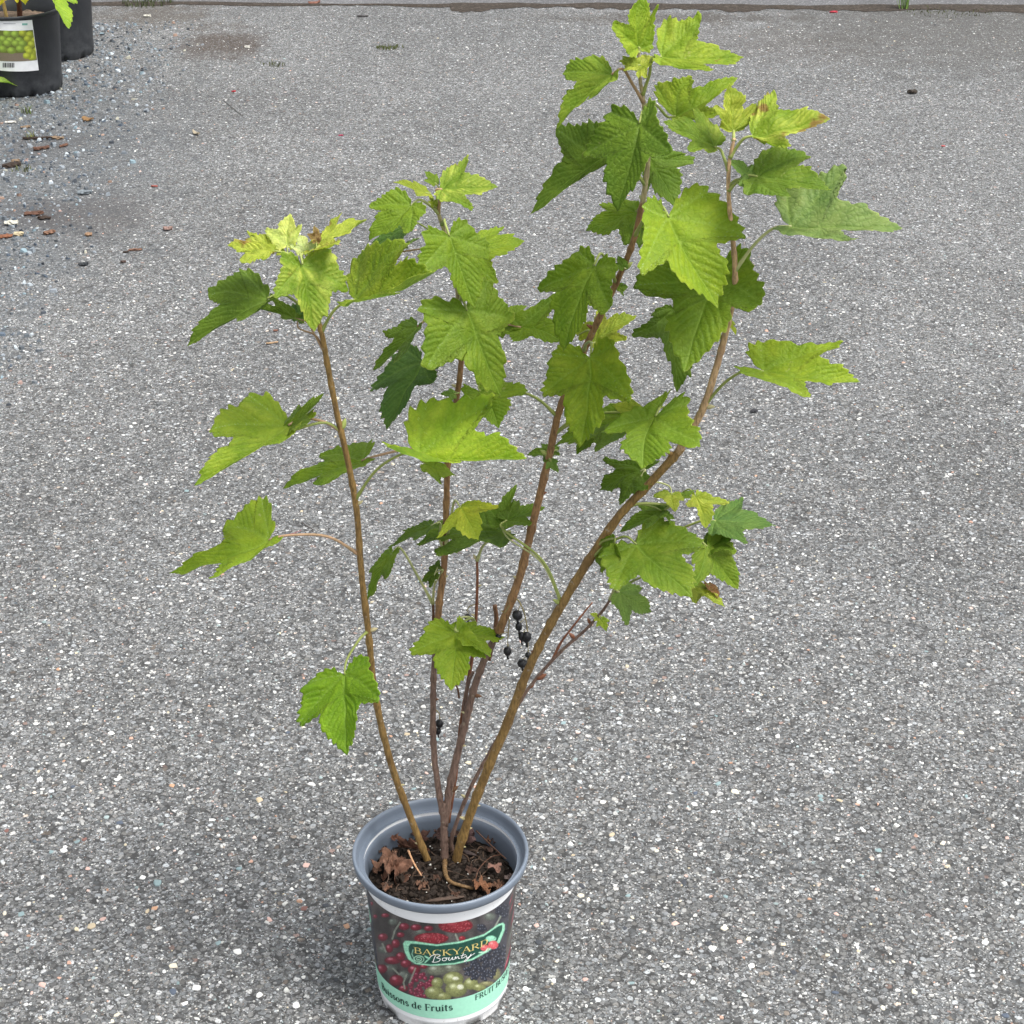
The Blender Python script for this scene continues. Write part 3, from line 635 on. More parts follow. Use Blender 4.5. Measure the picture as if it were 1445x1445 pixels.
def canon(seed, n, rings):
    O = outline(seed, n); n = len(O)
    t = np.linspace(0, 1, rings+1)[1:]**.9; V = [CEN[None]]
    for k in t: V.append(CEN+(O-CEN)*k)
    V = np.vstack(V); rim = np.concatenate([[0], np.repeat(t, n)])
    dp = np.full(len(V), 9.); ds = np.full(len(V), 9.)
    for (a, b) in PV:
        tmp = seg_d(V[:, 0], V[:, 1], [a, b]); dp = np.minimum(dp, tmp)
    for (a, b) in SV: ds = np.minimum(ds, seg_d(V[:, 0], V[:, 1], [a, b]))
    rb = np.hypot(V[:, 0], V[:, 1])
    vein = np.maximum(np.exp(-(dp/(.017-.007*np.clip(rb, 0, 1)))**2), .55*np.exp(-(ds/.0095)**2))
    inter = np.maximum(np.exp(-(dp/.045)**2), .8*np.exp(-(ds/.028)**2))
    puff = np.clip(np.minimum(dp, ds)/.06, 0, 1)
    tri = []; i = np.arange(n); j = (i+1) % n
    T0 = np.stack([np.zeros(n, int), 1+i, 1+j], 1); quads = []
    for k in range(rings-1):
        a = 1+k*n; quads.append(np.stack([a+i, a+n+i, a+n+j, a+j], 1))
    return dict(uv=V, rim=rim, vein=vein, inter=inter, puff=puff, fac=np.minimum(dp, .24), tri=T0, quad=np.concatenate(quads), n=n, nv=len(V))
CAN = {('h', s): canon(s, 260, 18) for s in range(6)}
CAN.update({('l', s): canon(s+20, 110, 9) for s in range(4)})
CTRL = dict(T=(0, 1.0), L=(-.72, .42), R=(.72, .42), P=(-.42, -.14), Q=(.42, -.14))

HEMI = []
for i in range(900):
    z = 1-2*(i+.5)/900; a = i*2.399963; q = math.sqrt(1-z*z); HEMI.append((q*math.cos(a), q*math.sin(a), z))
HEMI = np.array(HEMI)

def fit_pose(B, ctr, under, upw):
    """find the plane in which the outlined leaf is closest to an undistorted leaf"""
    toc = CAM-B; toc /= np.linalg.norm(toc); best = None
    cs = [np.array(CTRL[k]) for k in ctr]; rays = [ray(*ctr[k]) for k in ctr]; zc = np.array([c[0]+1j*c[1] for c in cs])
    wts = np.array([{'T': 1.5, 'L': 1, 'R': 1, 'P': .6, 'Q': .6}[k] for k in ctr])
    for n in HEMI:
        f = n@toc*(-1 if under else 1)
        if f < .16 or n[2] < -.35: continue
        e1 = np.cross((0, 0, 1.), n) if abs(n[2]) < .95 else np.array((1., 0, 0)); e1 = e1-n*(e1@n); e1 /= np.linalg.norm(e1); e2 = np.cross(n, e1)
        q = []
        for d in rays:
            den = d@n
            if abs(den) < 1e-4: break
            p = CAM+d*(((B-CAM)@n)/den); v = p-B; q.append(v@e1+1j*(v@e2))
        if len(q) < len(rays): continue
        q = np.array(q); a = (wts*q*zc.conj()).sum()/(wts*abs(zc)**2).sum()
        err = (wts*abs(q-a*zc)**2).sum()/(wts*abs(q)**2).sum()
        sc = err+.020/f+upw*(1-n[2])*.5
        if best is None or sc < best[0]: best = (sc, n, e1, e2, a)
    return best
def tps(cp, r):
    n = len(cp); K = np.linalg.norm(cp[:, None]-cp[None], axis=2); K = np.where(K > 0, K**2*np.log(K+1e-12), 0)+np.eye(n)*1e-3
    Pm = np.concatenate([np.ones((n, 1)), cp], 1); A = np.block([[K, Pm], [Pm.T, np.zeros((3, 3))]]); A[n:, n:] += -np.eye(3)*1e-6
    return np.linalg.solve(A, np.concatenate([r, np.zeros((3, r.shape[1]))]))
def tps_eval(cp, wv, X):
    K = np.linalg.norm(X[:, None]-cp[None], axis=2); K = np.where(K > 0, K**2*np.log(K+1e-12), 0)
    return np.concatenate([K, np.ones((len(X), 1)), X], 1)@wv

LEAF_LOG = []
def leaf(name, B, T, L, R_, P=None, Q=None, Y=0.0, col=(.2, .3, .05), mot=1.0, under=False, fold=.14, droop=.14, cup=.06, wave=.05, crin=.012, pleat=.22, upw=.10, seed=0, parent=None, mats=None, res=None, thick=.00028, pos=None, twist=0):
    rr = np.random.default_rng(seed*7+3)
    B3 = at(*B, Y) if pos is None else np.asarray(pos, float)
    ctr = dict(T=T, L=L, R=R_)
    if P: ctr['P'] = P
    if Q: ctr['Q'] = Q
    # which hand is which: as seen from the upper face
    crs = (T[0]-B[0])*-(L[1]-B[1]) - -(T[1]-B[1])*(L[0]-B[0])
    if (crs < 0) != under:
        s_ = {'T': 'T', 'L': 'R', 'R': 'L', 'P': 'Q', 'Q': 'P'}; ctr = {s_[k]: v for k, v in ctr.items()}
    sc, n, e1, e2, a = fit_pose(B3, ctr, under, upw)
    kf, kd, kc = fold*rr.uniform(.7, 1.3), droop*rr.uniform(.7, 1.3), cup*rr.uniform(.6, 1.4)
    p1, p2 = rr.uniform(0, 6.28, 2); tw = twist+rr.normal(0, .05)
    def hmac(u, v):
        r2 = np.hypot(u, v-.25); th = np.arctan2(u, v-.25)
        return kf*np.sqrt(u*u+.0015)-kd*np.clip(v, -.3, 2)**2-kc*u*u*1.6+wave*np.sin(5*th+p1)*r2**2+wave*.6*np.sin(9*th+p2)*r2**2+tw*u*v
    keys = ['B']+list(ctr); cp = np.array([(0, 0)]+[CTRL[k] for k in ctr], float)
    for it in range(4):
        s = abs(a); h = hmac(cp[:, 0], cp[:, 1])-hmac(np.zeros(1), np.zeros(1)); q = [0j]
        for k, hh in zip(list(ctr), h[1:]):
            d = ray(*ctr[k]); o = B3+n*(hh*s); p = CAM+d*(((o-CAM)@n)/(d@n)); v = p-B3; q.append(v@e1+1j*(v@e2))
        q = np.array(q); zc = cp[:, 0]+1j*cp[:, 1]; a = (q*zc.conj()).sum()/(abs(zc)**2).sum()
    res_ = q-a*zc; lim = .55*abs(a); mag = np.abs(res_); res_ = np.where(mag > lim, res_*lim/np.maximum(mag, 1e-9), res_)
    wv = tps(cp, np.stack([res_.real, res_.imag], 1))
    pxlen = math.hypot(T[0]-B[0], T[1]-B[1])
    key = res or ('h' if pxlen > 45 else 'l'); cn = CAN[(key, seed % (6 if key == 'h' else 4))]
    uv = cn['uv']; w2 = tps_eval(cp, wv, uv); z = a*(uv[:, 0]+1j*uv[:, 1]); qx, qy = z.real+w2[:, 0], z.imag+w2[:, 1]
    s = abs(a); hm = hmac(uv[:, 0], uv[:, 1])-hmac(np.zeros(1), np.zeros(1))
    hm = hm+pleat*rr.uniform(.7, 1.25)*cn['fac']*(1-.35*uv[:, 1])+crin*(cn['puff']-.6)*.7-.010*cn['vein']
    cr = np.zeros(len(uv))
    for k in range(5):
        f = rr.normal(0, 9, 2); cr += np.sin(uv@f+rr.uniform(0, 6))
    hm = hm+crin*.55*cr
    V = (qx[:, None]*e1+qy[:, None]*e2)+(hm*s)[:, None]*n
    V2 = V-n*thick; nv = cn['nv']; t = cn['tri']; qd = cn['quad']; m = cn['n']
    i = np.arange(m); j = (i+1) % m; o = nv-m
    rimq = np.stack([o+i, nv+o+i, nv+o+j, o+j], 1)
    tris = np.concatenate([t, t[:, ::-1]+nv]); quads = np.concatenate([qd, qd[:, ::-1]+nv, rimq])
    # outline runs clockwise or not: make the upper face look along n
    c0 = np.cross(V[t[0, 1]]-V[0], V[t[0, 2]]-V[0])@n
    if c0 < 0: tris = tris[:, ::-1]; quads = quads[:, ::-1]
    loops = np.concatenate([tris.ravel(), quads.ravel()]); st = np.concatenate([np.arange(len(tris))*3, len(tris)*3+np.arange(len(quads))*4])
    mi = np.concatenate([np.zeros(len(t)), np.ones(len(t)), np.zeros(len(qd)), np.ones(len(qd)), np.zeros(len(rimq))])
    me = fastmesh(name, np.concatenate([V, V2]), loops, st, mats or [M_LEAF, M_UNDER], True, mi)
    for nm in ('vein', 'inter', 'rim'):
        A_ = me.attributes.new(nm, 'FLOAT', 'POINT'); A_.data.foreach_set('value', np.concatenate([cn[nm]]*2).astype(np.float32))
    pl = np.array(parent.location) if parent else np.zeros(3)
    ob = obj(name, me, parent, tuple(B3-pl), (*col, mot))
    ob['_'] = 0; del ob['_']
    LEAF_LOG.append((B, s, n[2]))
    dirn = a/abs(a); tipdir = (-dirn.imag*e1+dirn.real*e2)      # direction base -> tip in space
    return ob, B3, tipdir, s

# ================================================================ the currant bush
bush = empty('currant_bush', (0, .035, .177))
tag(bush, 'tall leggy currant bush with lobed yellow green leaves growing from the printed pot', 'bush')
BL3 = np.array(bush.location)
OLIVE, BROWN, DARKB, GREYB, RED = s2l(140, 112, 66), s2l(148, 114, 78), s2l(108, 78, 56), s2l(120, 98, 86), s2l(126, 82, 60)
STEMS = {}
def stem(key, pts, r0, r1, col, k=12, nodes=(), base_in=True, top=None):
    P = np.array([at(x, y, Y) for x, y, Y in pts])
    if base_in: P = np.vstack([P[0]+np.array((0, 0.0, -.025)), P])
    C = catmull(P, 10); s = np.linspace(0, 1, len(C)); rad = .78*(r0+(r1-r0)*s**.85)
    rr = np.random.default_rng(abs(hash(key)) % 1000 if False else sum(map(ord, key)))
    for q in np.arange(.06, .97, .075)+rr.uniform(-.02, .02, len(np.arange(.06, .97, .075))): rad = rad*(1+.24*np.exp(-((s-q)/.005)**2))
    C = C+np.cumsum(rr.normal(0, .00012, C.shape), axis=0)*np.sin(s*math.pi)[:, None]
    v, f = tube(C, rad, k, .035, sum(map(ord, key)))
    o = obj('stem', mesh('stem', np.array(v)-BL3, f, [M_BARK]), bush, color=col)
    STEMS[key] = (C, rad, o); return o
stem('a', [(606, 1222, .030), (590, 1180, .026), (560, 1100, .018), (540, 1030, .008), (527, 960, 0), (520, 890, -.010), (510, 800, -.022), (504, 720, -.032), (492, 650, -.042), (478, 590, -.05), (466, 530, -.055), (456, 478, -.06), (449, 452, -.062)], .0060, .0034, OLIVE)
stem('b', [(628, 1212, .035), (627, 1185, .037), (626, 1155, .040), (628, 1132, .042)], .0080, .0040, GREYB)
stem('c', [(627, 1160, .040), (618, 1110, .046), (612, 1060, .052), (611, 1000, .056), (613, 940, .060), (617, 880, .062)], .0050, .0044, GREYB, base_in=False)
stem('c2', [(617, 890, .062), (620, 850, .060), (627, 800, .060), (630, 740, .058), (632, 660, .055), (640, 590, .050), (649, 530, .045), (652, 480, .040), (649, 430, .036)], .0056, .0036, BROWN, base_in=False)
stem('d', [(627, 1165, .040), (637, 1100, .046), (652, 1040, .048), (668, 975, .046), (684, 930, .042), (706, 885, .038)], .0062, .0050, GREYB, base_in=False)
stem('d2', [(700, 898, .039), (712, 872, .036), (735, 810, .030), (755, 730, .022), (775, 650, .014), (790, 580, .006), (810, 530, 0), (836, 470, -.008), (868, 405, -.018), (893, 345, -.026), (907, 284, -.03)], .0068, .0036, BROWN, base_in=False)
def extend(key, pts, r0, r1, col):
    C0, r0_, o0 = STEMS[key]; stem(key+'x', pts, r0, r1, col, base_in=False); C1, r1_, o1 = STEMS[key+'x']
    STEMS[key] = (np.concatenate([C0, C1]), np.concatenate([r0_, r1_]), o0)
SHOOT = (.42, .35, .19)
extend('c2', [(649, 434, .036), (640, 372, .03), (628, 330, .028), (619, 300, .026), (612, 284, .025)], .0036, .0020, SHOOT)
extend('d2', [(907, 288, -.03), (915, 220, -.034), (909, 150, -.036), (903, 105, -.038), (901, 70, -.04)], .0036, .0018, SHOOT)
stem('e', [(632, 1160, .046), (643, 1090, .054), (651, 1020, .062), (662, 960, .066), (670, 910, .068), (673, 860, .070), (674, 815, .072), (673, 788, .072)], .0040, .0018, RED, base_in=False)
stem('f', [(645, 1208, .030), (663, 1150, .022), (690, 1080, .010), (716, 1018, 0), (740, 953, -.010), (765, 900, -.018), (792, 850, -.026), (830, 788, -.036), (872, 728, -.046), (920, 678, -.056), (962, 632, -.066)], .0076, .0056, OLIVE)
extend('f', [(957, 638, -.065), (990, 580, -.076), (1010, 520, -.085), (1026, 455, -.092), (1035, 400, -.098), (1033, 340, -.102), (1028, 290, -.105), (1028, 235, -.108), (1036, 195, -.11)], .0056, .0020, s2l(192, 160, 120))
stem('g', [(638, 1180, .050), (660, 1120, .056), (690, 1062, .060), (722, 1008, .062), (748, 968, .062), (788, 922, .060), (824, 890, .056), (850, 862, .052), (868, 834, .048)], .0036, .0020, GREYB)
stem('h', [(779, 932, .061), (794, 903, .064), (818, 872, .068), (836, 850, .072)], .0024, .0010, RED, base_in=False)
stem('i', [(690, 932, .043), (697, 900, .050), (701, 872, .055), (698, 854, .057)], .0030, .0034, DARKB, base_in=False)
stem('j', [(614, 905, .062), (612, 880, .068), (611, 852, .071)], .0028, .0020, DARKB, base_in=False)
stem('k', [(652, 1046, .062), (657, 990, .060), (662, 962, .055), (668, 948, .052)], .0034, .0022, GREYB, base_in=False)
stem('l', [(648, 985, .062), (645, 970, .06), (636, 955, .06)], .0016, .0010, DARKB, base_in=False)

# little buds and twig stubs on the stems
def bud(px, py, key, dx, dy, ln, col):
    C, rad, o = STEMS[key]; u, v = proj(C); i = int(np.argmin((u-px)**2+(v-py)**2)); p = C[i]
    d = RGT*dx-UPV*dy*1.0-FWD*.35; d = d/np.linalg.norm(d); q = p+d*rad[i]*.6
    pts = [q+d*ln*t for t in (0, .25, .5, .75, 1)]
    v_, f_ = tube(pts, [ln*.16, ln*.26, ln*.25, ln*.16, ln*.02], 7)
    obj('bud', mesh('bud', np.array(v_)-BL3, f_, [M_PET]), o, color=col)
GREENB, CREAM = (.30, .36, .10), (.50, .45, .25)
for a in [(604, 1185, 'a', -1, -.3, .006, CREAM), (522, 892, 'a', 1, -.3, .010, CREAM), (478, 608, 'a', .4, -1, .013, GREENB), (500, 712, 'a', 1, -.6, .008, CREAM), (506, 782, 'a', -1, -.4, .007, CREAM), (562, 1110, 'a', 1, -.2, .006, CREAM),
          (668, 1138, 'f', 1, -.1, .006, CREAM), (648, 1152, 'f', -1, -.4, .009, CREAM), (706, 1045, 'f', .3, -.3, .007, CREAM), (757, 915, 'f', -1, .2, .005, DARKB), (787, 852, 'f', -1, -.6, .010, GREENB), (842, 772, 'f', 1, -.3, .012, OLIVE), (952, 640, 'f', -1, -.2, .009, OLIVE), (994, 575, 'f', 1, 0, .010, CREAM), (662, 1175, 'f', 1, -.2, .006, CREAM), (656, 1195, 'f', 1, .1, .005, CREAM),
          (624, 814, 'c2', .6, -.3, .006, CREAM), (633, 775, 'c2', .9, .1, .005, RED), (626, 780, 'c2', -1, -.7, .008, CREAM), (650, 545, 'c2', -1, -.4, .007, CREAM), (731, 815, 'd2', -.6, -.3, .006, CREAM), (762, 700, 'd2', 1, -.3, .006, RED), (782, 645, 'd2', -1, -.6, .010, GREENB), (840, 462, 'd2', -1, -.5, .008, RED), (878, 382, 'd2', 1, -.7, .012, GREENB), (790, 588, 'd2', -.8, -.6, .009, GREENB),
          (614, 985, 'c', 1, -.2, .006, DARKB), (611, 1035, 'c', -1, .1, .004, DARKB), (660, 1008, 'd', -1, -.3, .006, CREAM), (672, 982, 'd', 1, .1, .010, DARKB), (650, 1050, 'd', .8, 0, .006, CREAM), (645, 1120, 'd', 1, -.8, .012, DARKB), (745, 972, 'g', .8, -.8, .010, RED), (760, 965, 'g', 1, -.5, .014, RED), (812, 900, 'g', -.8, -.8, .010, RED), (835, 880, 'g', -.5, -1, .008, RED), (652, 1120, 'g', -.8, -.6, .007, CREAM), (676, 830, 'e', 1, -.4, .005, CREAM), (671, 870, 'e', -1, -.6, .006, CREAM), (673, 792, 'e', .4, -1, .008, CREAM), (672, 790, 'e', -.6, -1, .008, CREAM)]:
    bud(*a)

G1, G2, G3 = (.182, .268, .022), (.138, .222, .022), (.240, .325, .025)       # mid green, deep green, bright yellow green
YY, PG, BG = (.335, .380, .045), (.190, .280, .070), (.120, .220, .050)       # yellow, pale green, bluish green
def petiole(ob, B3, tdir, node, key, col, r=.0011, sag=.0):
    C, rad, o = STEMS[key]; u, v = proj(C); i = int(np.argmin((u-node[0])**2+(v-node[1])**2)); p = C[i]
    d = B3-p; L = np.linalg.norm(d); m1 = p+d*.35+np.array((0, 0, L*(.16-sag))); m2 = B3-tdir*min(.3*L, .02)+np.array((0, 0, .002+.05*L))
    pts = catmull([p, m1, m2*.6+(p+d*.75)*.4, B3], 6); rr = np.linspace(r*1.45, r, len(pts)); rr[:3] *= (1.5, 1.3, 1.12)
    v_, f_ = tube(pts, rr, 7); obj('petiole', mesh('petiole', np.array(v_)-B3, f_, [M_PET]), ob, color=col)
PGREEN, PPINK, PPALE = (.26, .31, .085), (.36, .24, .14), (.42, .45, .20)
NL = [0]
def lf(B, T, L, R_, P=None, Q=None, Y=0, st='f', node=None, col=G1, pc=PGREEN, **kw):
    NL[0] += 1
    rr = np.random.default_rng(NL[0]+50); k = rr.uniform(.90, 1.10); col = tuple(c*k for c in col)
    ob, B3, td, s = leaf('leaf', B, T, L, R_, P, Q, Y=Y, col=col, seed=NL[0], parent=bush, **kw)
    if node: petiole(ob, B3, td, node, st, pc, r=.0012 if s > .04 else .0008)
    return ob
# --- tallest stem
lf((902, 67), (903, -3), (859, 32), (927, 9), Y=-.04, st='d2', node=(901, 74), col=G3, mot=.6, fold=.35, droop=-.05)
lf((934, 80), (1045, 82), (985, 27), (1003, 100), (940, 28), Y=-.045, st='d2', node=(911, 135), col=G3, mot=.72, fold=.2)
lf((900, 99), (925, 80), (880, 80), (912, 108), Y=-.055, st='d2', node=(902, 105), col=YY, mot=.4, res='l', fold=.3, crin=.03)
lf((898, 92), (874, 86), (890, 76), (880, 100), Y=-.05, st='d2', node=(902, 105), col=YY, mot=.6, res='l', fold=.3)
lf((863, 105), (787, 178), (794, 102), (833, 141), (836, 77), (872, 112), Y=-.055, st='d2', node=(909, 142), col=G1, pc=PPINK, mot=.8, droop=.2)
lf((902, 174), (872, 294), (826, 215), (947, 214), (859, 154), (923, 139), Y=-.085, st='d2', node=(913, 205), col=G2, fold=.10)
lf((917, 222), (953, 288), (908, 275), (986, 226), (905, 225), (955, 212), Y=.02, st='d2', node=(914, 230), col=G2, fold=.1)
lf((852, 222), (752, 299), (787, 182), (828, 242), (837, 170), Y=-.05, st='d2', node=(909, 262), col=G2, droop=.22)
lf((953, 164), (1038, 112), (972, 112), (1010, 160), (923, 119), (965, 178), Y=-.03, st='d2', node=(910, 150), col=G3, mot=.8, fold=.2)
lf((1008, 207), (938, 174), (980, 150), (970, 212), (1020, 188), (1000, 216), Y=-.09, st='f', node=(1028, 240), col=G1, mot=.55, fold=.16)
lf((1035, 184), (1028, 120), (1005, 150), (1070, 146), (1015, 178), (1056, 176), Y=-.10, st='f', node=(1035, 198), col=YY, mot=.25, crin=.03, fold=.2, droop=0)
lf((1062, 192), (1167, 168), (1093, 131), (1112, 208), (1066, 150), (1078, 202), Y=-.115, st='f', node=(1030, 222), col=G3, mot=.15, crin=.025)
lf((1069, 249), (1169, 266), (1146, 214), (1110, 278), (1085, 209), (1052, 276), Y=-.12, st='f', node=(1028, 268), col=G2, fold=.16, mot=.9)
lf((1062, 252), (1030, 226), (1065, 232), (1042, 262), Y=-.118, st='f', node=(1030, 262), col=PG, res='l')
lf((1117, 319), (1268, 321), (1186, 243), (1198, 337), (1106, 262), Y=-.12, st='f', node=(1037, 385), col=(.25, .34, .12), pc=PPALE, fold=.30, upw=.02, mot=.95)
lf((944, 306), (1011, 429), (900, 386), (1055, 331), (907, 286), (1002, 263), Y=-.11, st='d2', node=(900, 332), col=G3, fold=.22)
lf((1008, 385), (966, 520), (890, 402), (1083, 428), (948, 352), (1061, 357), Y=-.085, st='f', node=(1034, 420), col=G1, fold=.12)
lf((950, 436), (955, 549), (893, 471), (985, 500), (920, 440), (972, 440), Y=-.03, st='f', node=(1020, 478), col=G2, fold=.1)
lf((838, 375), (796, 492), (761, 405), (863, 442), (815, 350), (872, 374), Y=-.07, st='d2', node=(872, 398), col=G1, fold=.2)
lf((840, 483), (896, 447), (850, 436), (884, 478), (832, 466), Y=.03, st='d2', node=(838, 468), col=YY, mot=.9, fold=.06)
lf((818, 472), (838, 455), (822, 452), (835, 478), Y=.01, st='d2', node=(836, 470), col=YY, res='l')
lf((897, 299), (829, 324), (846, 286), (884, 348), Y=.02, st='d2', node=(906, 285), col=G1, fold=.08)
lf((900, 318), (903, 350), (892, 340), (918, 338), Y=.0, st='d2', node=(903, 310), col=G2, res='l')
lf((881, 378), (872, 362), (864, 372), (884, 364), Y=-.035, st='d2', node=(879, 384), col=G2, res='l', pc=PPALE)
lf((872, 404), (886, 405), (880, 399), (880, 417), Y=-.01, st='d2', node=(868, 410), col=G2, res='l')
lf((735, 462), (791, 480), (781, 421), (728, 482), (716, 446), Y=.01, st='c2', node=(651, 488), col=G1, fold=.2, pc=PPINK)
lf((1078, 524), (1209, 540), (1178, 487), (1134, 559), (1070, 480), (1042, 527), Y=-.11, st='f', node=(996, 574), col=G3, fold=.3, mot=.95)
lf((833, 505), (819, 627), (762, 556), (895, 564), (778, 496), (868, 481), Y=-.07, st='d2', node=(824, 497), col=G3, fold=.16, mot=.9)
lf((925, 587), (906, 657), (848, 606), (996, 630), (940, 551), (975, 566), Y=-.115, st='f', node=(974, 615), col=G1, fold=.14)
lf((888, 588), (784, 628), (815, 585), (842, 637), Y=-.02, st='d2', node=(786, 612), col=G1, fold=.1)
lf((783, 637), (745, 642), (765, 627), (768, 652), Y=.03, st='d2', node=(779, 648), col=G2, res='l')
lf((778, 652), (788, 666), (770, 662), (788, 650), Y=.0, st='d2', node=(776, 650), col=PG, res='l')
lf((904, 665), (848, 691), (877, 709), (859, 652), (914, 690), (928, 648), Y=-.03, st='f', node=(896, 702), col=G2, pc=PPALE, fold=.08)
lf((898, 768), (974, 840), (864, 833), (998, 768), (843, 785), (938, 730), Y=-.07, st='f', node=(834, 790), col=G1, fold=.14, mot=.85)
lf((866, 768), (848, 800), (845, 770), (868, 830), Y=-.068, st='f', node=(846, 770), col=G1, res='l')
lf((998, 771), (1040, 829), (980, 824), (1038, 778), (975, 790), (1010, 745), Y=-.03, st='g', node=(866, 838), col=G1, mot=.8)
lf((1000, 772), (1042, 752), (1012, 742), (1034, 776), Y=-.025, st='g', node=(866, 838), col=G2)
lf((1010, 735), (1092, 742), (1046, 706), (1052, 766), (1020, 712), Y=.0, st='g', node=(868, 834), col=BG, mot=.9, fold=.08)
lf((982, 700), (996, 744), (972, 712), (1024, 709), (975, 694), (990, 692), Y=-.02, st='g', node=(868, 834), col=YY, mot=.35, crin=.025)
lf((948, 698), (952, 722), (922, 700), (966, 706), Y=-.03, st='f', node=(916, 684), col=YY, pc=PPALE, mot=.6, crin=.02, res='l')
lf((962, 700), (980, 692), (962, 694), (975, 702), Y=-.025, st='g', node=(868, 834), col=G1, res='l')
lf((938, 720), (877, 749), (902, 711), (912, 746), (936, 710), (940, 728), Y=-.035, st='f', node=(880, 720), col=G2, fold=.2)
lf((938, 724), (952, 732), (945, 722), (946, 738), Y=-.033, st='f', node=(880, 720), col=G2, res='l')
lf((972, 828), (1021, 855), (998, 826), (980, 850), Y=-.01, st='g', node=(866, 838), col=YY, mot=.7, fold=.2)
lf((1000, 826), (1014, 846), (999, 832), (1016, 832), Y=.0, st='g', node=(866, 838), col=(.22, .10, .045), mot=.9, res='l', crin=.03)
lf((874, 836), (918, 862), (905, 828), (884, 884), Y=-.005, st='g', node=(862, 846), col=PG, fold=.05, pc=PPALE)
lf((848, 874), (856, 890), (842, 884), (860, 876), Y=.05, st='g', node=(845, 866), col=G3, res='l', mot=.7)
lf((845, 872), (833, 866), (840, 864), (838, 876), Y=.05, st='g', node=(845, 866), col=YY, res='l', mot=.5)
lf((905, 583), (866, 572), (886, 561), (880, 597), Y=-.10, st='f', node=(974, 615), col=YY, mot=.3)
lf((1026, 452), (1038, 472), (1026, 466), (1038, 458), Y=-.07, st='f', node=(1026, 455), col=YY, res='l')
lf((672, 432), (724, 447), (692, 396), (700, 470), Y=.06, st='c2', node=(650, 440), col=G1, fold=.1)
lf((850, 600), (815, 640), (812, 606), (852, 632), Y=.01, st='d2', node=(786, 612), col=G1, fold=.1)
lf((702, 462), (742, 432), (712, 436), (740, 462), Y=.03, st='c2', node=(651, 488), col=G1, fold=.1)
# --- left stem
lf((427, 373), (442, 465), (388, 416), (489, 410), (394, 361), (464, 350), Y=-.10, st='a', node=(450, 458), col=G1, mot=.18, crin=.02, fold=.1)
lf((387, 354), (323, 347), (350, 331), (336, 372), (380, 336), (372, 366), Y=-.075, st='a', node=(450, 455), col=YY, mot=.0, crin=.045, wave=.08)
lf((405, 346), (409, 303), (373, 322), (426, 318), Y=-.065, st='a', node=(449, 452), col=(.50, .52, .18), mot=.8, fold=.3, droop=0, crin=.025)
lf((440, 348), (516, 313), (480, 307), (476, 345), (448, 328), Y=-.06, st='a', node=(450, 453), col=YY, mot=.2, crin=.03, fold=.3)
lf((430, 356), (424, 332), (408, 345), (446, 340), Y=-.068, st='a', node=(449, 452), col=(.52, .54, .28), mot=.7, res='l', fold=.3)
lf((400, 356), (384, 350), (392, 347), (390, 360), Y=-.066, st='a', node=(449, 452), col=YY, mot=.6, res='l')
lf((446, 340), (444, 318), (434, 330), (454, 330), Y=-.066, st='a', node=(449, 452), col=(.20, .10, .05), mot=.3, res='l', crin=.05)
lf((501, 423), (610, 385), (585, 335), (560, 413), (506, 355), Y=-.075, st='a', node=(455, 468), col=G3, fold=.45, upw=.12, mot=.8, droop=.0)
lf((377, 421), (268, 484), (296, 415), (340, 452), (345, 380), Y=-.075, st='a', node=(449, 455), col=G2, fold=.22, droop=.22)
lf((416, 449), (357, 434), (385, 420), (400, 450), Y=-.065, st='a', node=(455, 505), col=G1, fold=.25, pc=PPINK)
lf((421, 450), (432, 418), (412, 428), (440, 436), Y=-.055, st='a', node=(455, 505), col=BG, res='l', pc=PPINK)
lf((407, 600), (279, 681), (294, 605), (392, 624), (352, 554), Y=-.06, st='a', node=(480, 611), col=G3, fold=.25, mot=.75, pc=PPINK, droop=.2)
lf((409, 604), (455, 557), (424, 574), (436, 596), Y=-.062, st='a', node=(480, 611), col=G1, fold=.3)
lf((510, 650), (403, 688), (455, 640), (446, 688), (520, 620), Y=.01, st='a', node=(632, 646), col=G1, fold=.16) if False else lf((510, 650), (403, 688), (455, 640), (446, 688), (521, 620), Y=.03, st='c2', node=(634, 650), col=G1, fold=.16, pc=PPINK)
lf((379, 762), (244, 807), (318, 741), (303, 811), (371, 701), Y=-.045, st='a', node=(503, 786), col=G3, fold=.25, pc=PPINK)
lf((590, 641), (739, 647), (689, 567), (640, 653), (594, 563), (541, 627), Y=-.065, st='a', node=(505, 708), col=(.30, .40, .036), fold=.35, mot=.8, droop=-.02, upw=.14)
lf((486, 952), (489, 1061), (418, 1023), (539, 987), (434, 960), (522, 928), Y=-.05, st='a', node=(521, 890), col=(.200, .325, .022), fold=.16, crin=.022, pc=PGREEN)
# --- second stem
lf((634, 333), (668, 431), (593, 381), (696, 353), (595, 328), (660, 312), Y=-.03, st='c2', node=(622, 318), col=G1, fold=.2)
lf((655, 352), (737, 342), (710, 322), (698, 398), (668, 330), Y=.045, st='c2', node=(628, 330), col=G3, fold=.06, mot=.9)
lf((580, 290), (522, 337), (523, 291), (577, 332), (556, 265), Y=.0, st='c2', node=(616, 300), col=G1, fold=.2, pc=PPALE)
lf((566, 322), (527, 350), (535, 325), (562, 350), Y=.05, st='c2', node=(630, 352), col=BG, fold=.1)
lf((624, 267), (700, 263), (658, 225), (662, 291), (632, 236), Y=.015, st='c2', node=(620, 300), col=G1, mot=.3, pc=PPINK, fold=.15)
lf((600, 272), (557, 257), (585, 255), (590, 277), Y=.02, st='c2', node=(617, 298), col=YY, mot=.6, fold=.2)
lf((614, 258), (600, 242), (598, 255), (616, 246), Y=.035, st='c2', node=(618, 298), col=G1, res='l')
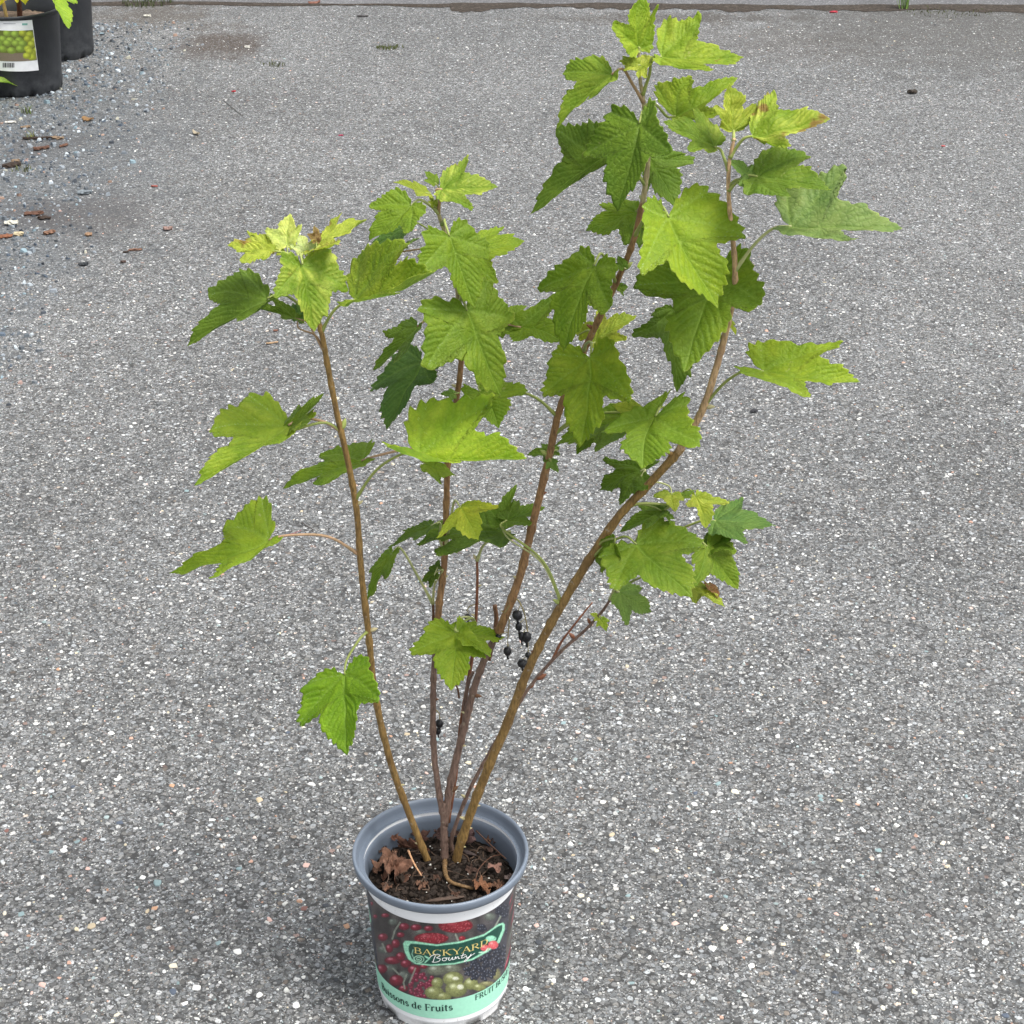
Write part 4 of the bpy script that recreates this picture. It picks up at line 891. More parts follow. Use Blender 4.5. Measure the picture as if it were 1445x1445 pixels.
lf((612, 290), (606, 276), (604, 284), (618, 280), Y=.02, st='c2', node=(618, 300), col=YY, res='l')
lf((560, 352), (592, 335), (575, 350), (582, 340), Y=.055, st='c2', node=(640, 370), col=PG, res='l', pc=PPINK)
lf((659, 438), (704, 555), (602, 518), (720, 449), (592, 430), (687, 394), Y=-.04, st='c2', node=(648, 428), col=G1, fold=.14, mot=.88)
lf((589, 461), (528, 520), (548, 472), (560, 508), (570, 450), Y=.03, st='c2', node=(650, 510), col=G2, fold=.25, pc=PPINK)
lf((597, 513), (549, 604), (520, 549), (613, 540), (572, 491), (622, 515), Y=.04, st='c2', node=(650, 500), col=BG, fold=.14)
lf((677, 553), (703, 602), (660, 580), (750, 549), (650, 548), (700, 532), Y=-.01, st='d2', node=(784, 588), col=G1, fold=.12, mot=.9)
lf((640, 556), (622, 556), (634, 548), (636, 566), Y=.02, st='c2', node=(645, 565), col=PG, res='l')
lf((600, 655), (642, 670), (615, 645), (622, 682), Y=.035, st='c2', node=(634, 655), col=G3, fold=.2, mot=.9)
lf((650, 716), (674, 760), (620, 758), (698, 716), (626, 740), (672, 706), Y=.01, st='c2', node=(630, 770), col=(.46, .50, .06), mot=.85, fold=.2, pc=PPALE)
lf((709, 740), (731, 683), (684, 712), (712, 700), (690, 742), (718, 735), Y=.03, st='f', node=(786, 852), col=G2, pc=PPALE, fold=.08)
lf((715, 734), (767, 716), (730, 705), (750, 740), Y=.028, st='f', node=(786, 852), col=G2, fold=.2)
lf((709, 750), (592, 765), (640, 722), (612, 788), Y=.05, st='e', node=(674, 790), col=G2, pc=PPALE, fold=.12)
lf((608, 742), (549, 773), (572, 748), (585, 762), (604, 734), Y=.04, st='c2', node=(626, 782), col=G2, pc=PPALE, fold=.1)
lf((552, 783), (519, 846), (522, 805), (548, 815), Y=.07, st='j', node=(611, 852), col=G1, pc=PPALE, fold=.1)
lf((616, 808), (596, 820), (606, 800), (606, 830), Y=.055, st='j', node=(611, 852), col=G2, res='l', pc=PPALE)
lf((618, 800), (620, 790), (608, 798), (620, 808), Y=.06, st='j', node=(611, 852), col=G2, res='l', pc=PPALE)
lf((643, 892), (637, 971), (576, 921), (688, 927), (604, 876), (655, 875), Y=.0, st='e', node=(672, 880), col=G3, fold=.12, mot=.8, pc=PPALE)
lf((652, 893), (711, 899), (660, 876), (692, 928), Y=.002, st='e', node=(672, 880), col=G3, fold=.2)

# ---- shrivelled black berries on their strings
def cluster(pts, Y, berries):
    C = catmull([at(x, y, Y) for x, y in pts], 8); parts = [tube(C, np.linspace(.0009, .0005, len(C)), 6)]
    root = None; stalks = []
    for bx, by, r_, sq in berries:
        p = at(bx, by, Y-.004); u, v = proj(C); i = int(np.argmin((u-bx)**2+(v-by+r_*2)**2)); top = p+np.array((0, 0, r_/F*2.1))
        stalks.append(tube(catmull([C[i], (C[i]+top)/2+np.array((.001, 0, .001)), top], 4), .00045, 5))
    o = obj('berry_string', mesh('berry_string', np.array(join(parts+stalks)[0])-BL3, join(parts+stalks)[1], [M_PET]), bush, color=(.26, .22, .10))
    for n_, (bx, by, r_, sq) in enumerate(berries):
        p = at(bx, by, Y-.004); rad = 1.15*r_/F*np.dot(p-CAM, FWD)
        v1, f1 = ico(rad, 2, (1/sq**.5, 1/sq**.5, sq), .035, n_)
        v2, f2 = tube([(0, 0, -rad*sq*.9), (.0003, 0, -rad*sq*1.35), (.0006, 0, -rad*sq*1.8)], [rad*.35, rad*.22, rad*.30], 6)
        v_, f_ = join([(v1, f1), (v2, f2)])
        obj('berry', mesh('berry', v_, f_, [M_BERRY]), o, tuple(p-BL3))
cluster([(712, 865), (727, 845), (738, 860), (744, 888), (745, 925), (742, 935)], .030, [(730, 868, 6.4, 1.0), (732, 884, 4.8, 1.25), (736, 898, 4.6, 1.4), (743, 899, 6.4, 1.15), (745, 924, 3.8, 1.0), (737, 936, 6.2, .92)])
cluster([(708, 862), (718, 872), (717, 895), (716, 912)], .034, [(716, 919, 5.4, 1.15), (703, 899, 4.0, 1.0)])
cluster([(676, 852), (664, 855), (658, 862)], .072, [(660, 871, 4.4, 1.05)])
cluster([(613, 1000), (619, 1006), (620, 1012)], .066, [(620, 1021, 5.2, 1.1), (618, 1032, 4.0, 1.2)])

# ================================================================ soil, litter and roots inside the printed pot
def soil_disc(name, rad, z0, mound, seed, rings=46, n=150, amp=.004):
    V = [(0, 0, z0+mound)]
    for k in range(1, rings+1):
        r_ = rad*k/rings
        for j in range(n):
            a = 2*math.pi*j/n; x, y = r_*math.sin(a), r_*math.cos(a)
            h = mnoise.fractal((x*45+seed, y*45, 0), .9, 2.1, 5)*amp + mnoise.noise((x*210, y*210, seed))*amp*.55
            V.append((x, y, z0+mound*(1-(k/rings)**2)+h))
    Fq = [(0, 1+j, 1+(j+1) % n) for j in range(n)]
    for k in range(rings-1):
        a = 1+k*n; Fq += [(a+j, a+n+j, a+n+(j+1) % n, a+(j+1) % n) for j in range(n)]
    return mesh(name, V, Fq, [M_SOIL])
ZS = .168
soil = obj('potting_soil', soil_disc('potting_soil', .0905, ZS, .010, 2)); soil['kind'] = 'stuff'
tag(soil, 'dark potting soil inside the printed pot', 'soil')
def crumbs(n, rad, z0, mound, r, s0, s1):
    parts = []
    for i in range(n):
        a, q = r.uniform(0, 6.283), rad*math.sqrt(r.uniform(0, 1)); s = r.uniform(s0, s1)
        v, f = ico(s, 0, (1, r.uniform(.3, 1), r.uniform(.35, .8)), .22, i); th = r.uniform(0, 6.28); ca, sa = math.cos(th), math.sin(th)
        c = np.array((q*math.sin(a), q*math.cos(a), z0+mound*(1-(q/rad)**2)+s*.2))
        parts.append(([np.array((p[0]*ca-p[1]*sa, p[0]*sa+p[1]*ca, p[2]))+c for p in v], f))
    return join(parts)
bits = obj('bark_crumbs', mesh('bark_crumbs', *crumbs(900, .088, ZS, .010, rng, .0018, .0052), [simple('bark_crumb', (.022, .014, .009), .85, .6, 90)], False), soil); bits['kind'] = 'stuff'
fib = []
for i in range(70):
    a, q = rng.uniform(0, 6.283), .084*math.sqrt(rng.uniform()); p = np.array((q*math.sin(a), q*math.cos(a), ZS+.010*(1-(q/.09)**2)+.003)); th = rng.uniform(0, 6.28); l_ = rng.uniform(.006, .02)
    d_ = np.array((math.cos(th), math.sin(th), rng.normal(0, .2)))*l_; b_ = np.array((-math.sin(th), math.cos(th), .3))*l_*rng.normal(0, .25)
    P_ = [p-d_/2, p+b_+np.array((0, 0, .001)), p+d_/2]; P_ = [x_ if np.hypot(x_[0], x_[1]) < .087 else p for x_ in P_]
    fib.append(tube(catmull(P_, 4), rng.uniform(.0003, .0009), 5))
fb = obj('root_fibres', mesh('root_fibres', *join(fib), [simple('fibre', (.075, .045, .028), .8, .5, 60)], True), soil); fb['kind'] = 'stuff'
perl = obj('perlite', mesh('perlite', *crumbs(46, .088, ZS+.002, .010, rng, .0007, .0016), [M_PERL], False), soil); perl['kind'] = 'stuff'

def zs(px, py, dz=.004): return onz(px, py, ZS+.006+dz)
TANL, BRNL, GRYL = (.185, .100, .066), (.105, .050, .032), (.10, .075, .068)
def dry(B, T, L, R_, label, col, P=None, Q=None, crin=.13, dz=.008, seed=1, wave=.16, res='h'):
    ob, *_ = leaf('dry_leaf', B, T, L, R_, P, Q, pos=zs(*B, dz), col=col, seed=seed, crin=crin, wave=wave, fold=.2, droop=.1, upw=.4, mats=[M_DRY, M_DRY], res=res)
    tag(ob, label, 'dry leaf'); return ob
dry((556, 1210), (524, 1218), (540, 1200), (544, 1228), 'upper half of a crumpled tan dry leaf on the potting soil', TANL, seed=2, dz=.014, crin=.16)
dry((558, 1216), (566, 1256), (542, 1236), (590, 1236), 'lower half of a crumpled tan dry leaf, curling towards the lip', (.165, .085, .056), (548, 1212), (578, 1212), seed=3, dz=.012, crin=.16)
dry((572, 1196), (604, 1214), (560, 1180), (610, 1190), 'red brown dry leaf tucked behind the left stem in the pot', BRNL, seed=4, dz=.012)
dry((553, 1182), (562, 1172), (550, 1176), (566, 1184), 'small curled brown leaf against the back of the pot lining', (.16, .075, .05), seed=3, dz=.012, res='l')
dry((676, 1245), (690, 1262), (668, 1252), (694, 1248), 'small rust coloured dry leaf at the end of the exposed root', (.17, .080, .042), seed=5, dz=.012, crin=.12)
dry((697, 1220), (704, 1232), (688, 1224), (708, 1222), 'little pinkish brown dry leaf near the pot lining', (.19, .105, .080), seed=6, dz=.012, res='l')
dry((718, 1240), (726, 1232), (712, 1236), (728, 1240), 'grey dry leaf scrap touching the lip of the printed pot', GRYL, seed=7, dz=.016, res='l')
dry((590, 1178), (606, 1172), (585, 1172), (604, 1184), 'dark brown dry leaf standing behind the stems', (.075, .036, .026), seed=8, dz=.012, res='l')
dry((626, 1180), (612, 1172), (610, 1180), (628, 1170), 'thin dark leaf flake beside the central trunk', (.06, .034, .028), seed=9, dz=.010, res='l')
dry((655, 1186), (668, 1172), (648, 1178), (672, 1182), 'purplish brown dry leaf behind the right stem', (.085, .050, .046), seed=10, dz=.010, res='l')
for i_, (bx, by, lab_) in enumerate([(528, 1228, 'brown leaf scrap under the edge of the large tan leaf'), (540, 1196, 'dark curled scrap behind the large tan leaf'), (600, 1248, 'brown crumb of leaf in front of the trunk'), (640, 1262, 'leaf flake beside the flat strip of bark'), (690, 1196, 'dark leaf scrap at the right of the soil'), (708, 1250, 'brown leaf scrap under the front right lip'), (578, 1174, 'red brown scrap against the back lining left of the trunk'), (640, 1176, 'purplish scrap against the back lining right of the trunk'), (700, 1182, 'brown scrap against the lining below the dark sliver'), (616, 1240, 'pale brown scrap beside the exposed root'), (660, 1226, 'thin brown scrap right of the root'), (548, 1250, 'dark scrap by the short grey stalk')]):
    t_ = i_*1.9; dx_, dy_ = (11+3*(i_ % 3))*math.cos(t_), 8*math.sin(t_)
    dry((bx, by), (bx+dx_, by+dy_), (bx-dy_*1.1+dx_*.4, by+dx_*.5), (bx+dy_*1.1+dx_*.4, by-dx_*.5), lab_, [(.085, .045, .030), (.06, .035, .026), (.13, .07, .045)][i_ % 3], seed=20+i_, dz=.006, res='l')
def sticky(name, pts, r_, col, label, cat, dz=.005):
    C = catmull([zs(x, y, dz+d) for x, y, d in pts], 7); v, f = tube(C, np.linspace(r_, r_*.6, len(C)), 8, .05, 4)
    return tag(obj(name, mesh(name, v, f, [M_BARK]), color=col), label, cat)
rt = sticky('exposed_root', [(628, 1214, .004), (628, 1230, .004), (634, 1243, .003), (648, 1249, .002), (668, 1254, .001)], .0032, s2l(118, 92, 60), 'curved tan root exposed on the soil below the trunk', 'root')
sticky('dry_stalk', [(576, 1200, .018), (584, 1218, .016), (595, 1236, .006)], .0014, s2l(206, 160, 120), 'pale pinkish dry leaf stalk across the crumpled leaf', 'stalk')
sticky('dry_stalk', [(670, 1246, .006), (676, 1226, .018), (692, 1210, .016), (706, 1206, .008)], .0008, s2l(90, 60, 44), 'thin dark arching stalk on the soil', 'stalk')
sticky('dry_stalk', [(672, 1172, .010), (692, 1192, .008), (714, 1212, .006)], .0011, s2l(92, 66, 50), 'long straight brown stalk on the soil towards the lip', 'stalk')
sticky('dry_stalk', [(540, 1256, .006), (548, 1240, .010), (547, 1230, .008)], .0008, s2l(80, 64, 54), 'short grey stalk bent beside the pale flake', 'stalk')
for i, (a, b, c, lab) in enumerate([((600, 1272), (655, 1264), (.080, .055, .042), 'flat strip of brown bark lying by the front of the lip'), ((672, 1166), (705, 1188), (.045, .030, .024), 'dark bark sliver leaning on the back of the pot lining'), ((650, 1200), (672, 1206), (.055, .040, .036), 'dark flake of bark beside the right stem')]):
    p, q = zs(*a, .004), zs(*b, .006); t = np.linspace(0, 1, 7); C = p+(q-p)*t[:, None]+np.array([(0, 0, .0006*math.sin(k*5)) for k in t])
    v, f = tube(C, .0034*np.sin(np.linspace(.35, 2.8, 7)), 8, .2, i); v = [np.array((x, y, (z-p[2])*.55+p[2])) for x, y, z in v]
    tag(obj('bark_flake', mesh('bark_flake', v, f, [M_LIT]), color=c), lab, 'bark')

# ================================================================ black pots with vines at the side of the lot
def black_pot(px, py, rad, hgt, label, soil_lab, lh=.012):
    """px, py: where the centre of the foot stands in the lot"""
    p = onz(px, py); root = empty('black_pot', tuple(p)); tag(root, label, 'plant pot', 'black nursery pots at the side of the lot')
    r0, r1 = rad*.90, rad
    def notch(a):
        k = (a*12/(2*math.pi)+.1) % 1.0; return .014*max(0, min(1, (abs(k-.5)-.36)*18))
    prof = [(r0-.004, 0), (r0, .006), (r0+.002, .030)]+[(r0+(r1-r0)*t, .03+(hgt-.03-lh)*t) for t in np.linspace(.05, 1, 8)]
    obj('wall', mesh('wall', *lathe(prof, 144, notch), [M_BLACK]), root)
    lip_ = [(r1, hgt-lh), (r1+.005, hgt-lh*.95), (r1+.007, hgt-lh*.7), (r1+.007, hgt-.003), (r1+.006, hgt), (r1+.002, hgt), (r1-.002, hgt-.004), (r1-.004, hgt-.02), (r1-.008, hgt-.024), (r1-.010, hgt-.06), (r0-.006, .02), (.01, .02)]
    obj('lip', mesh('lip', *lathe(lip_, 120), [M_BLACK]), root)
    s = obj('vine_soil', soil_disc('vine_soil', r1-.012, hgt-.045, .004, 5, 24, 80, .006), None, tuple(p)); s['kind'] = 'stuff'; tag(s, soil_lab, 'soil')
    s.data.materials.clear(); s.data.materials.append(simple('dry_soil', (.12, .085, .06), .9, .6, 80, .5))
    return root, p
potA, pA = black_pot(31, 123, .146, .262, 'black plastic nursery pot with grape label, holding the yellowing vine', 'dry brown soil in the pot with the grape label')
potB, pB = black_pot(77, 75, .150, .30, 'unlabelled black plastic nursery pot standing behind the grape pot', 'dry brown soil in the unlabelled black pot')

# the tag stuck on the first black pot: header strip, grape picture, bar code strip, traced on the wall
rA0, rA1, hA = .146*.90+.002, .146, .262
def a_r(z): return rA0+(rA1-rA0)*max(0, (z-.03)/(hA-.042))
def a_hit(px, py):
    d = ray(px, py); ts = np.linspace(5, 8, 9000); P = CAM[None]+ts[:, None]*d[None]-pA[None]
    f = np.hypot(P[:, 0], P[:, 1])-np.array([a_r(z) for z in P[:, 2]]); i = np.argmax((f < 0) & (P[:, 2] < .258)); p = P[i]; return math.atan2(p[0], -p[1]), p[2]
def a_pt(a, z, off): r_ = a_r(z)+off; return (r_*math.sin(a), -r_*math.cos(a), z)
def quad_sheet(name, c, nu, nv, off, mat, parent, color=None, fn=None):
    """c: corners top-left, top-right, bottom-right, bottom-left as (angle, height)"""
    c = [np.array(q) for q in c]; V, cols = [], []
    for j in range(nv+1):
        for i in range(nu+1):
            u, v = i/nu, j/nv; q = (c[0]*(1-u)+c[1]*u)*(1-v)+(c[3]*(1-u)+c[2]*u)*v; V.append(a_pt(q[0], q[1], off)); cols.append((u, v))
    Fq = [(j*(nu+1)+i, (j+1)*(nu+1)+i, (j+1)*(nu+1)+i+1, j*(nu+1)+i+1) for j in range(nv) for i in range(nu)]
    me = mesh(name, V, Fq, [mat])
    if fn:
        A_ = me.attributes.new('print', 'FLOAT_COLOR', 'POINT'); A_.data.foreach_set('color', np.array([(*fn(u, v), 1) for u, v in cols], np.float32).ravel())
    return obj(name, me, parent, color=color)
def grape(u, v):
    r = np.random.default_rng(9); c = np.array(s2l(120, 108, 92)) if v > .72 else np.array(s2l(96, 104, 44))
    cells = [(x/5+(.1 if y % 2 else 0)-.05, .10+y*.17) for y in range(4) for x in range(6)]+[(.93, .78), (.86, .66), (.90, .92), (.80, .84)]
    for k, (gx, gy) in enumerate(cells):
        gx += r.normal(0, .02); gy += r.normal(0, .03); dx, dy = (u-gx)*1.1, (v-gy)*.95; d = math.hypot(dx, dy)
        if d < .105: 
            base = np.array(s2l(176, 186, 62)) if gx > .72 else np.array(s2l(146, 172, 70)); t = max(0, 1-math.hypot(dx+.03, dy+.03)/.10); c = base*(.55+.75*t)
    return tuple(np.clip(c, 0, 1))
m_tag = simple('tag_white', (.74, .75, .76), .4, .06, 60)
lab = quad_sheet('pot_label', [a_hit(-12, 27.5), a_hit(45, 28), a_hit(54.5, 99), a_hit(-9, 98)], 20, 14, .0012, m_tag, potA); lab['label'] = 'white tag with a picture of green grapes'
quad_sheet('grape_picture', [a_hit(-11, 41.5), a_hit(46, 42), a_hit(52, 84.5), a_hit(-10, 84.5)], 70, 50, .0020, M_PRINT, lab, None, grape)
for k, (x0, x1) in enumerate([(4.2, 5.4), (6.0, 6.6), (7.2, 8.8), (9.4, 9.9), (10.8, 12.0), (12.6, 13.2), (13.8, 15.4), (16.2, 16.8), (17.4, 18.8), (19.4, 20.2)]):
    quad_sheet('bar', [a_hit(x0, 88.4), a_hit(x1, 88.4), a_hit(x1, 95), a_hit(x0, 95)], 1, 1, .0021, M_INK, lab, (.05, .05, .055))
quad_sheet('printed_line', [a_hit(31, 32.6), a_hit(38.5, 32.6), a_hit(38.5, 35.4), a_hit(31, 35.4)], 2, 1, .0021, M_INK, lab, s2l(120, 170, 160))
quad_sheet('printed_line', [a_hit(5, 32.4), a_hit(22, 32.4), a_hit(22, 33.6), a_hit(5, 33.6)], 3, 1, .0021, M_INK, lab, s2l(170, 172, 176))

def vine(root_p, hgt, label, leaves, trunk, stake=None, grp='vines in the black pots'):
    vn = empty('grape_vine', (root_p[0], root_p[1], hgt-.04)); tag(vn, label, 'vine', grp); o3 = np.array(vn.location)
    C = catmull([np.array(p)+o3 for p in trunk], 8); v, f = tube(C, np.linspace(.009, .004, len(C)), 10, .08, 3)
    obj('trunk', mesh('trunk', np.array(v)-o3, f, [M_BARK]), vn, color=s2l(84, 50, 36))
    if stake:
        C2 = np.array([np.array(p)+o3 for p in stake]); v, f = tube(catmull(C2, 4), .0055, 10)
        obj('cane_stake', mesh('cane_stake', np.array(v)-o3, f, [M_BARK]), vn, color=s2l(206, 176, 120))
    for i, (B, T, L, R_, Y, col, mot) in enumerate(leaves):
        ob, B3, td, s = leaf('leaf', B, T, L, R_, Y=Y, col=col, mot=mot, seed=i+3, parent=vn, res='h' if i == 0 else 'l', fold=.1)
        j = int(np.argmin(np.linalg.norm(C-B3-np.array((0, 0, -.02)), axis=1))); q = C[j]; pts = catmull([q, (q+B3)/2+np.array((0, 0, .03)), B3], 6)
        v, f = tube(pts, .0022, 6); obj('petiole', mesh('petiole', np.array(v)-B3, f, [M_PET]), ob, color=PGREEN)
    return vn
ya = pA[1]
VY, VG = (.42, .44, .045), (.30, .42, .045)
vine(pA, .262, 'grape vine with yellow and lime leaves and a cane, in the labelled black pot',
     [((64, -22), (97, 38), (50, -8), (104, 2), ya-.13, VG, .95), ((10, -26), (0, 7), (-30, -4), (26, 4), ya-.06, (.55, .48, .03), .9), ((24, -20), (36, 6), (14, -2), (44, -6), ya-.02, (.46, .44, .03), .9),
      ((-30, -60), (-70, -20), (-75, -60), (-20, -20), ya-.05, VG, .9), ((40, -90), (80, -60), (30, -60), (70, -110), ya, VG, .9), ((0, -130), (-30, -90), (-40, -130), (10, -90), ya-.02, VG, .9), ((-45, 108), (31, 121), (-10, 112), (-8, 122), ya-.20, (.25, .36, .06), .95)],
     [(.02, .0, -.01), (.022, 0, .06), (.012, .01, .15), (.03, 0, .25), (.01, 0, .36)], [(-.012, -.03, -.01), (-.035, -.02, .18), (-.06, -.01, .40)])
yb = pB[1]
vine(pB, .30, 'grape vine with green leaves in the unlabelled black pot behind',
     [((70, -120), (110, -95), (70, -92), (100, -130), yb-.05, VG, .9), ((50, -150), (20, -120), (30, -155), (50, -115), yb, VG, .9), ((80, -170), (100, -200), (70, -200), (115, -175), yb, VG, .9)],
     [(0, 0, -.01), (.01, 0, .08), (-.01, 0, .18), (.01, 0, .32)])

# ================================================================ litter on the lot
def chip_thing(name, px, py, ln, wd, th, rz, col, label, cat, grp=None, seed=0, curl=0.0, round_=False):
    r = np.random.default_rng(seed+100); p = onz(px, py); n = 7; V, Fq = [], []; k = 8
    for i in range(n):
        t = i/(n-1); e = math.sin(math.pi*min(max(t, .06), .94))**(.35 if not round_ else .6)
        x = (t-.5)*ln; ww = wd*e*(1+.18*r.normal()); h = th*(1+.2*r.normal()); z0 = curl*ln*(2*t-1)**2
        for j in range(k):
            a = 2*math.pi*j/k; V.append((x+.03*ln*r.normal(), math.cos(a)*ww/2+.12*wd*r.normal(), max(0, z0+th*.5+math.sin(a)*h/2)+.0012))
    for i in range(n-1): Fq += [(i*k+j, i*k+(j+1) % k, (i+1)*k+(j+1) % k, (i+1)*k+j) for j in range(k)]
    Fq += [tuple(range(k-1, -1, -1)), tuple((n-1)*k+j for j in range(k))]
    o = obj(name, mesh(name, V, Fq, [M_LIT], False), None, (p[0], p[1], 0), tuple(q*.72 for q in col)); o.rotation_euler.z = rz
    return tag(o, label, cat, grp)
BK, RD, TA, PL = (.045, .030, .022), (.11, .055, .036), (.24, .17, .11), (.48, .45, .38)
LIT = [('bark_chip', 52, 197, .085, .012, .008, .05, BK, 'long dark bark strip on the gravel near the grape pot', 'bark chip'),
       ('bark_chip', 80, 196, .042, .016, .007, -.2, TA, 'light tan bark chip at the end of the long dark strip', 'bark chip'),
       ('bark_chip', 59, 211, .046, .02, .008, .5, RD, 'reddish bark chip just below the long dark strip', 'bark chip'),
       ('bark_chip', 90, 207, .03, .014, .006, .9, (.14, .07, .045), 'small reddish chip below the light tan chip', 'bark chip'),
       ('wood_splinter', 15, 174, .034, .010, .006, .1, (.62, .60, .55), 'short white wood splinter on the gravel', 'splinter'),
       ('bark_chip', 36, 181, .03, .012, .007, .4, TA, 'tan bark chip beside the white splinter', 'bark chip'),
       ('bark_chip', 16, 236, .052, .024, .012, .5, BK, 'thick dark brown bark piece on the gravel', 'bark chip'),
       ('bark_chip', 22, 229, .024, .012, .008, .2, TA, 'small tan piece on top of the thick dark bark', 'bark chip'),
       ('curled_leaf', 124, 170, .036, .024, .006, -.3, (.24, .14, .06), 'curled orange dead leaf on the asphalt by the black pots', 'dead leaf'),
       ('bark_chip', 48, 303, .05, .02, .008, .3, RD, 'red brown bark chip in the stained gravel', 'bark chip'),
       ('bark_chip', 63, 309, .036, .018, .007, -.2, BK, 'dark chip touching the red brown bark chip', 'bark chip'),
       ('pale_pebble', 16, 318, .034, .022, .012, .2, (.58, .56, .48), 'cream pebble on the gravel near the orange leaf scrap', 'pebble'),
       ('leaf_scrap', 6, 335, .042, .026, .006, .2, (.22, .09, .045), 'rusty orange leaf scrap on the gravel', 'dead leaf'),
       ('pale_pebble', 27, 333, .024, .014, .010, .1, (.60, .50, .32), 'yellowish pebble beside the rusty leaf scrap', 'pebble'),
       ('bark_chip', 70, 330, .03, .018, .008, .6, (.20, .11, .07), 'brown square bark chip lower in the stained gravel', 'bark chip'),
       ('bark_chip', 125, 333, .018, .018, .008, .2, (.32, .20, .12), 'small tan square chip on the asphalt', 'bark chip'),
       ('pink_pebble', 237, 325, .024, .016, .010, .1, (.30, .20, .17), 'pinkish flat pebble on the asphalt', 'pebble'),
       ('leaf_scrap', 218, 264, .018, .009, .004, .1, (.33, .10, .08), 'small red scrap on the stained asphalt', 'leaf scrap'),
       ('slate_pebble', 120, 274, .040, .018, .010, .1, (.20, .23, .25), 'flat blue grey slate pebble on the gravel', 'pebble'),
       ('petal', 330, 130, .014, .011, .004, .4, (.42, .015, .03), 'crimson petal on the asphalt beside the thin dark twig', 'petal'),
       ('curled_leaf', 277, 190, .036, .012, .007, -.9, (.42, .36, .26), 'beige curled leaf scrap standing on the asphalt', 'dead leaf'),
       ('wood_sliver', 191, 354, .034, .008, .005, .12, (.22, .12, .08), 'thin brown wood sliver on the asphalt', 'splinter'),
       ('slate_pebble', 118, 375, .024, .013, .008, .05, (.045, .05, .055), 'dark pebble with a pale top on the gravel edge', 'pebble'),
       ('pale_pebble', 349, 68, .018, .012, .008, .1, (.66, .64, .58), 'white pebble on the brown soil stain', 'pebble'),
       ('pale_pebble', 208, 24, .026, .014, .008, .0, (.62, .60, .52), 'white pebble on the mossy stain behind the pots', 'pebble'),
       ('petal', 1176, 18, .030, .016, .006, .2, (.42, .04, .06), 'red petal lying near the joint in the asphalt', 'petal'),
       ('petal', 481, 192, .014, .008, .003, .1, (.40, .03, .09), 'magenta petal on the open asphalt', 'petal'),
       ('petal', 1331, 207, .012, .009, .003, .1, (.50, .12, .12), 'pink petal alone on the asphalt', 'petal'),
       ('soil_clod', 1287, 132, .030, .020, .012, .1, (.05, .04, .03), 'dark brown clod on the asphalt', 'clod'),
       ('curled_leaf', 443, 6, .044, .018, .008, .3, (.22, .10, .07), 'brown dead leaf at the far joint in the asphalt', 'dead leaf'),
       ('wood_splinter', 384, 485, .026, .006, .003, .3, (.40, .27, .16), 'tan wood splinter on the asphalt below the left shoot tips', 'splinter'),
       ('bark_chip', 389, 468, .010, .007, .004, .2, (.20, .09, .06), 'tiny red brown chip above the tan splinter', 'bark chip'),
       ('bark_chip', 178, 357, .014, .008, .004, .2, BK, 'tiny dark chip at the end of the thin sliver', 'bark chip'),
       ('bark_chip', 174, 371, .014, .009, .005, .2, (.09, .06, .05), 'tiny brown chip below the thin sliver', 'bark chip'),
       ('dark_pebble', 1064, 582, .016, .010, .006, .2, (.04, .04, .045), 'dark blotchy pebble right of the tall stem', 'pebble'),
       ('bark_chip', 120, 172, .01, .008, .003, .2, BK, 'tiny dark chip beside the curled orange leaf', 'bark chip'),
       ('twig_fragment', 512, 24, .04, .012, .006, .0, (.06, .055, .055), 'thin dark twig fragment near the far joint', 'twig')]
for i, a in enumerate(LIT): chip_thing(*a[:10], None, i, curl=.12 if 'curled' in a[0] else 0, round_='pebble' in a[0] or 'petal' == a[0])
def twig(pts, r_, col, label):
    C = catmull([onz(x, y, .003) for x, y in pts], 6); v, f = tube(C, np.linspace(r_, r_*.6, len(C)), 6, .1, 2); tag(obj('twig', mesh('twig', v, f, [M_LIT]), color=col), label, 'twig')
twig([(316, 142), (328, 152), (343, 164)], .0013, (.045, .04, .038), 'thin dark twig on the asphalt by the crimson petal')
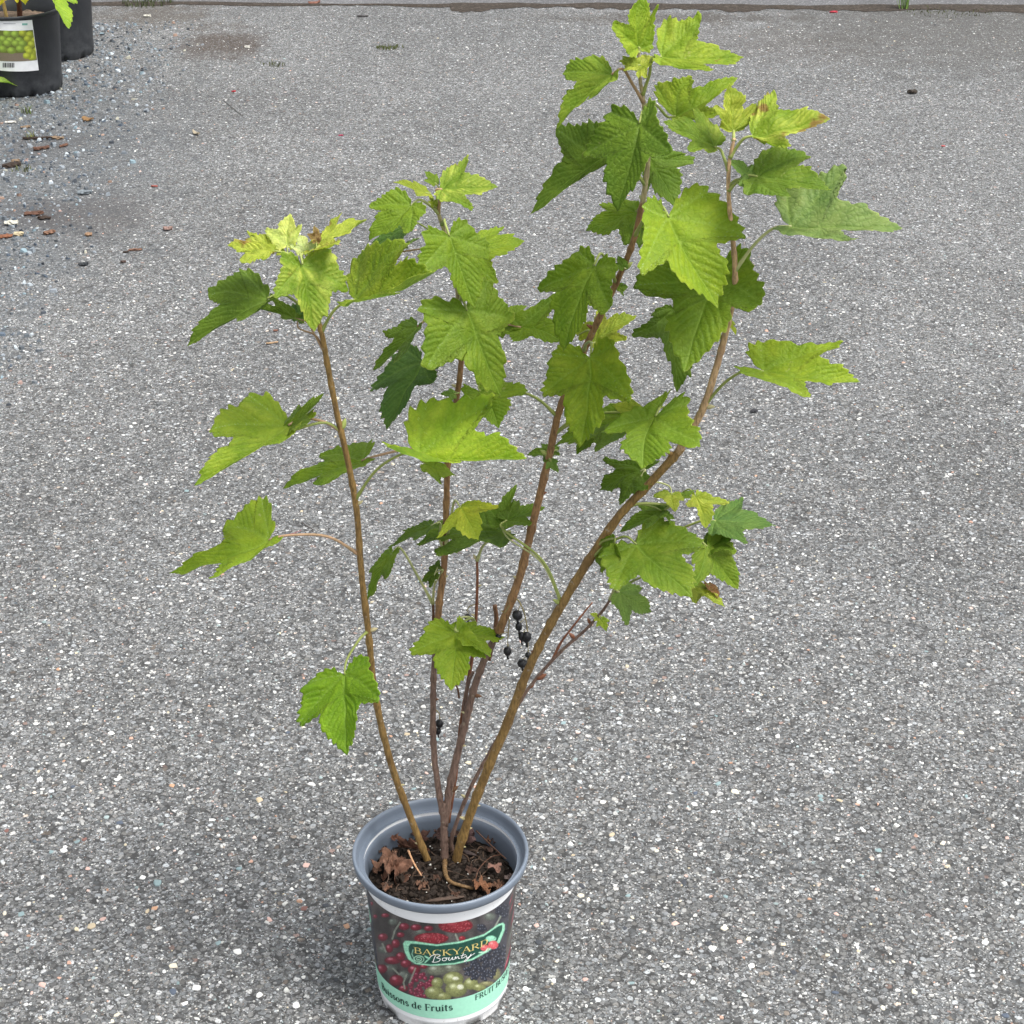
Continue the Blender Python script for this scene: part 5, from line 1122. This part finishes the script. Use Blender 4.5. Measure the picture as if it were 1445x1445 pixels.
twig([(426, 737), (434, 743), (443, 748)], .0009, (.05, .04, .035), 'fine dark twig on the asphalt left of the left stem')
twig([(407, 754), (416, 752), (425, 748)], .0008, (.20, .06, .07), 'fine reddish twig on the asphalt left of the left stem')

def tuft(name, px, py, n, h, spread, col, label, cat, seed):
    r = np.random.default_rng(seed); p = onz(px, py); V, Fq = [], []
    for i in range(n):
        a, q = r.uniform(0, 6.28), spread*math.sqrt(r.uniform()); x, y = q*math.cos(a), q*.6*math.sin(a); hh = h*r.uniform(.5, 1.1); l_ = r.normal(0, .35, 2)*hh; th = r.uniform(0, 3.14); wx, wy = .0018*math.cos(th), .0018*math.sin(th)
        o = len(V)
        for t, wd in ((0, 1), (.5, .8), (1, .08)): V += [(x+l_[0]*t*t-wx*wd, y+l_[1]*t*t-wy*wd, hh*t), (x+l_[0]*t*t+wx*wd, y+l_[1]*t*t+wy*wd, hh*t)]
        Fq += [(o, o+1, o+3, o+2), (o+2, o+3, o+5, o+4)]
    return tag(obj(name, mesh(name, V, Fq, [M_LIT]), None, (p[0], p[1], 0), col), label, cat)
tuft('grass_tuft', 1275, 13, 26, .13, .018, (.13, .22, .045), 'upright green grass tuft growing from the joint in the asphalt', 'grass', 1)
for i, a in enumerate([(550, 68, 90, .012, .05, (.07, .085, .025), 'flat olive moss patch on the open asphalt'), (384, 92, 50, .012, .05, (.07, .08, .035), 'thin moss patch beside the brown soil stain'), (208, 6, 120, .03, .10, (.06, .075, .03), 'weedy moss behind the black pots'),
                       (1340, 18, 120, .010, .16, (.07, .08, .03), 'moss along the joint right of the grass tuft'), (38, 160, 16, .03, .02, (.09, .12, .04), 'tiny weed in the gravel before the grape pot'), (44, 196, 14, .03, .018, (.14, .15, .05), 'tiny weed growing over the long bark strip'), (30, 241, 20, .02, .03, (.10, .11, .05), 'tiny weed beside the thick dark bark')]):
    tuft('moss_patch' if 'moss' in a[6] else 'weed', *a[:6], a[6], 'moss' if 'moss' in a[6] else 'weed', i+5)
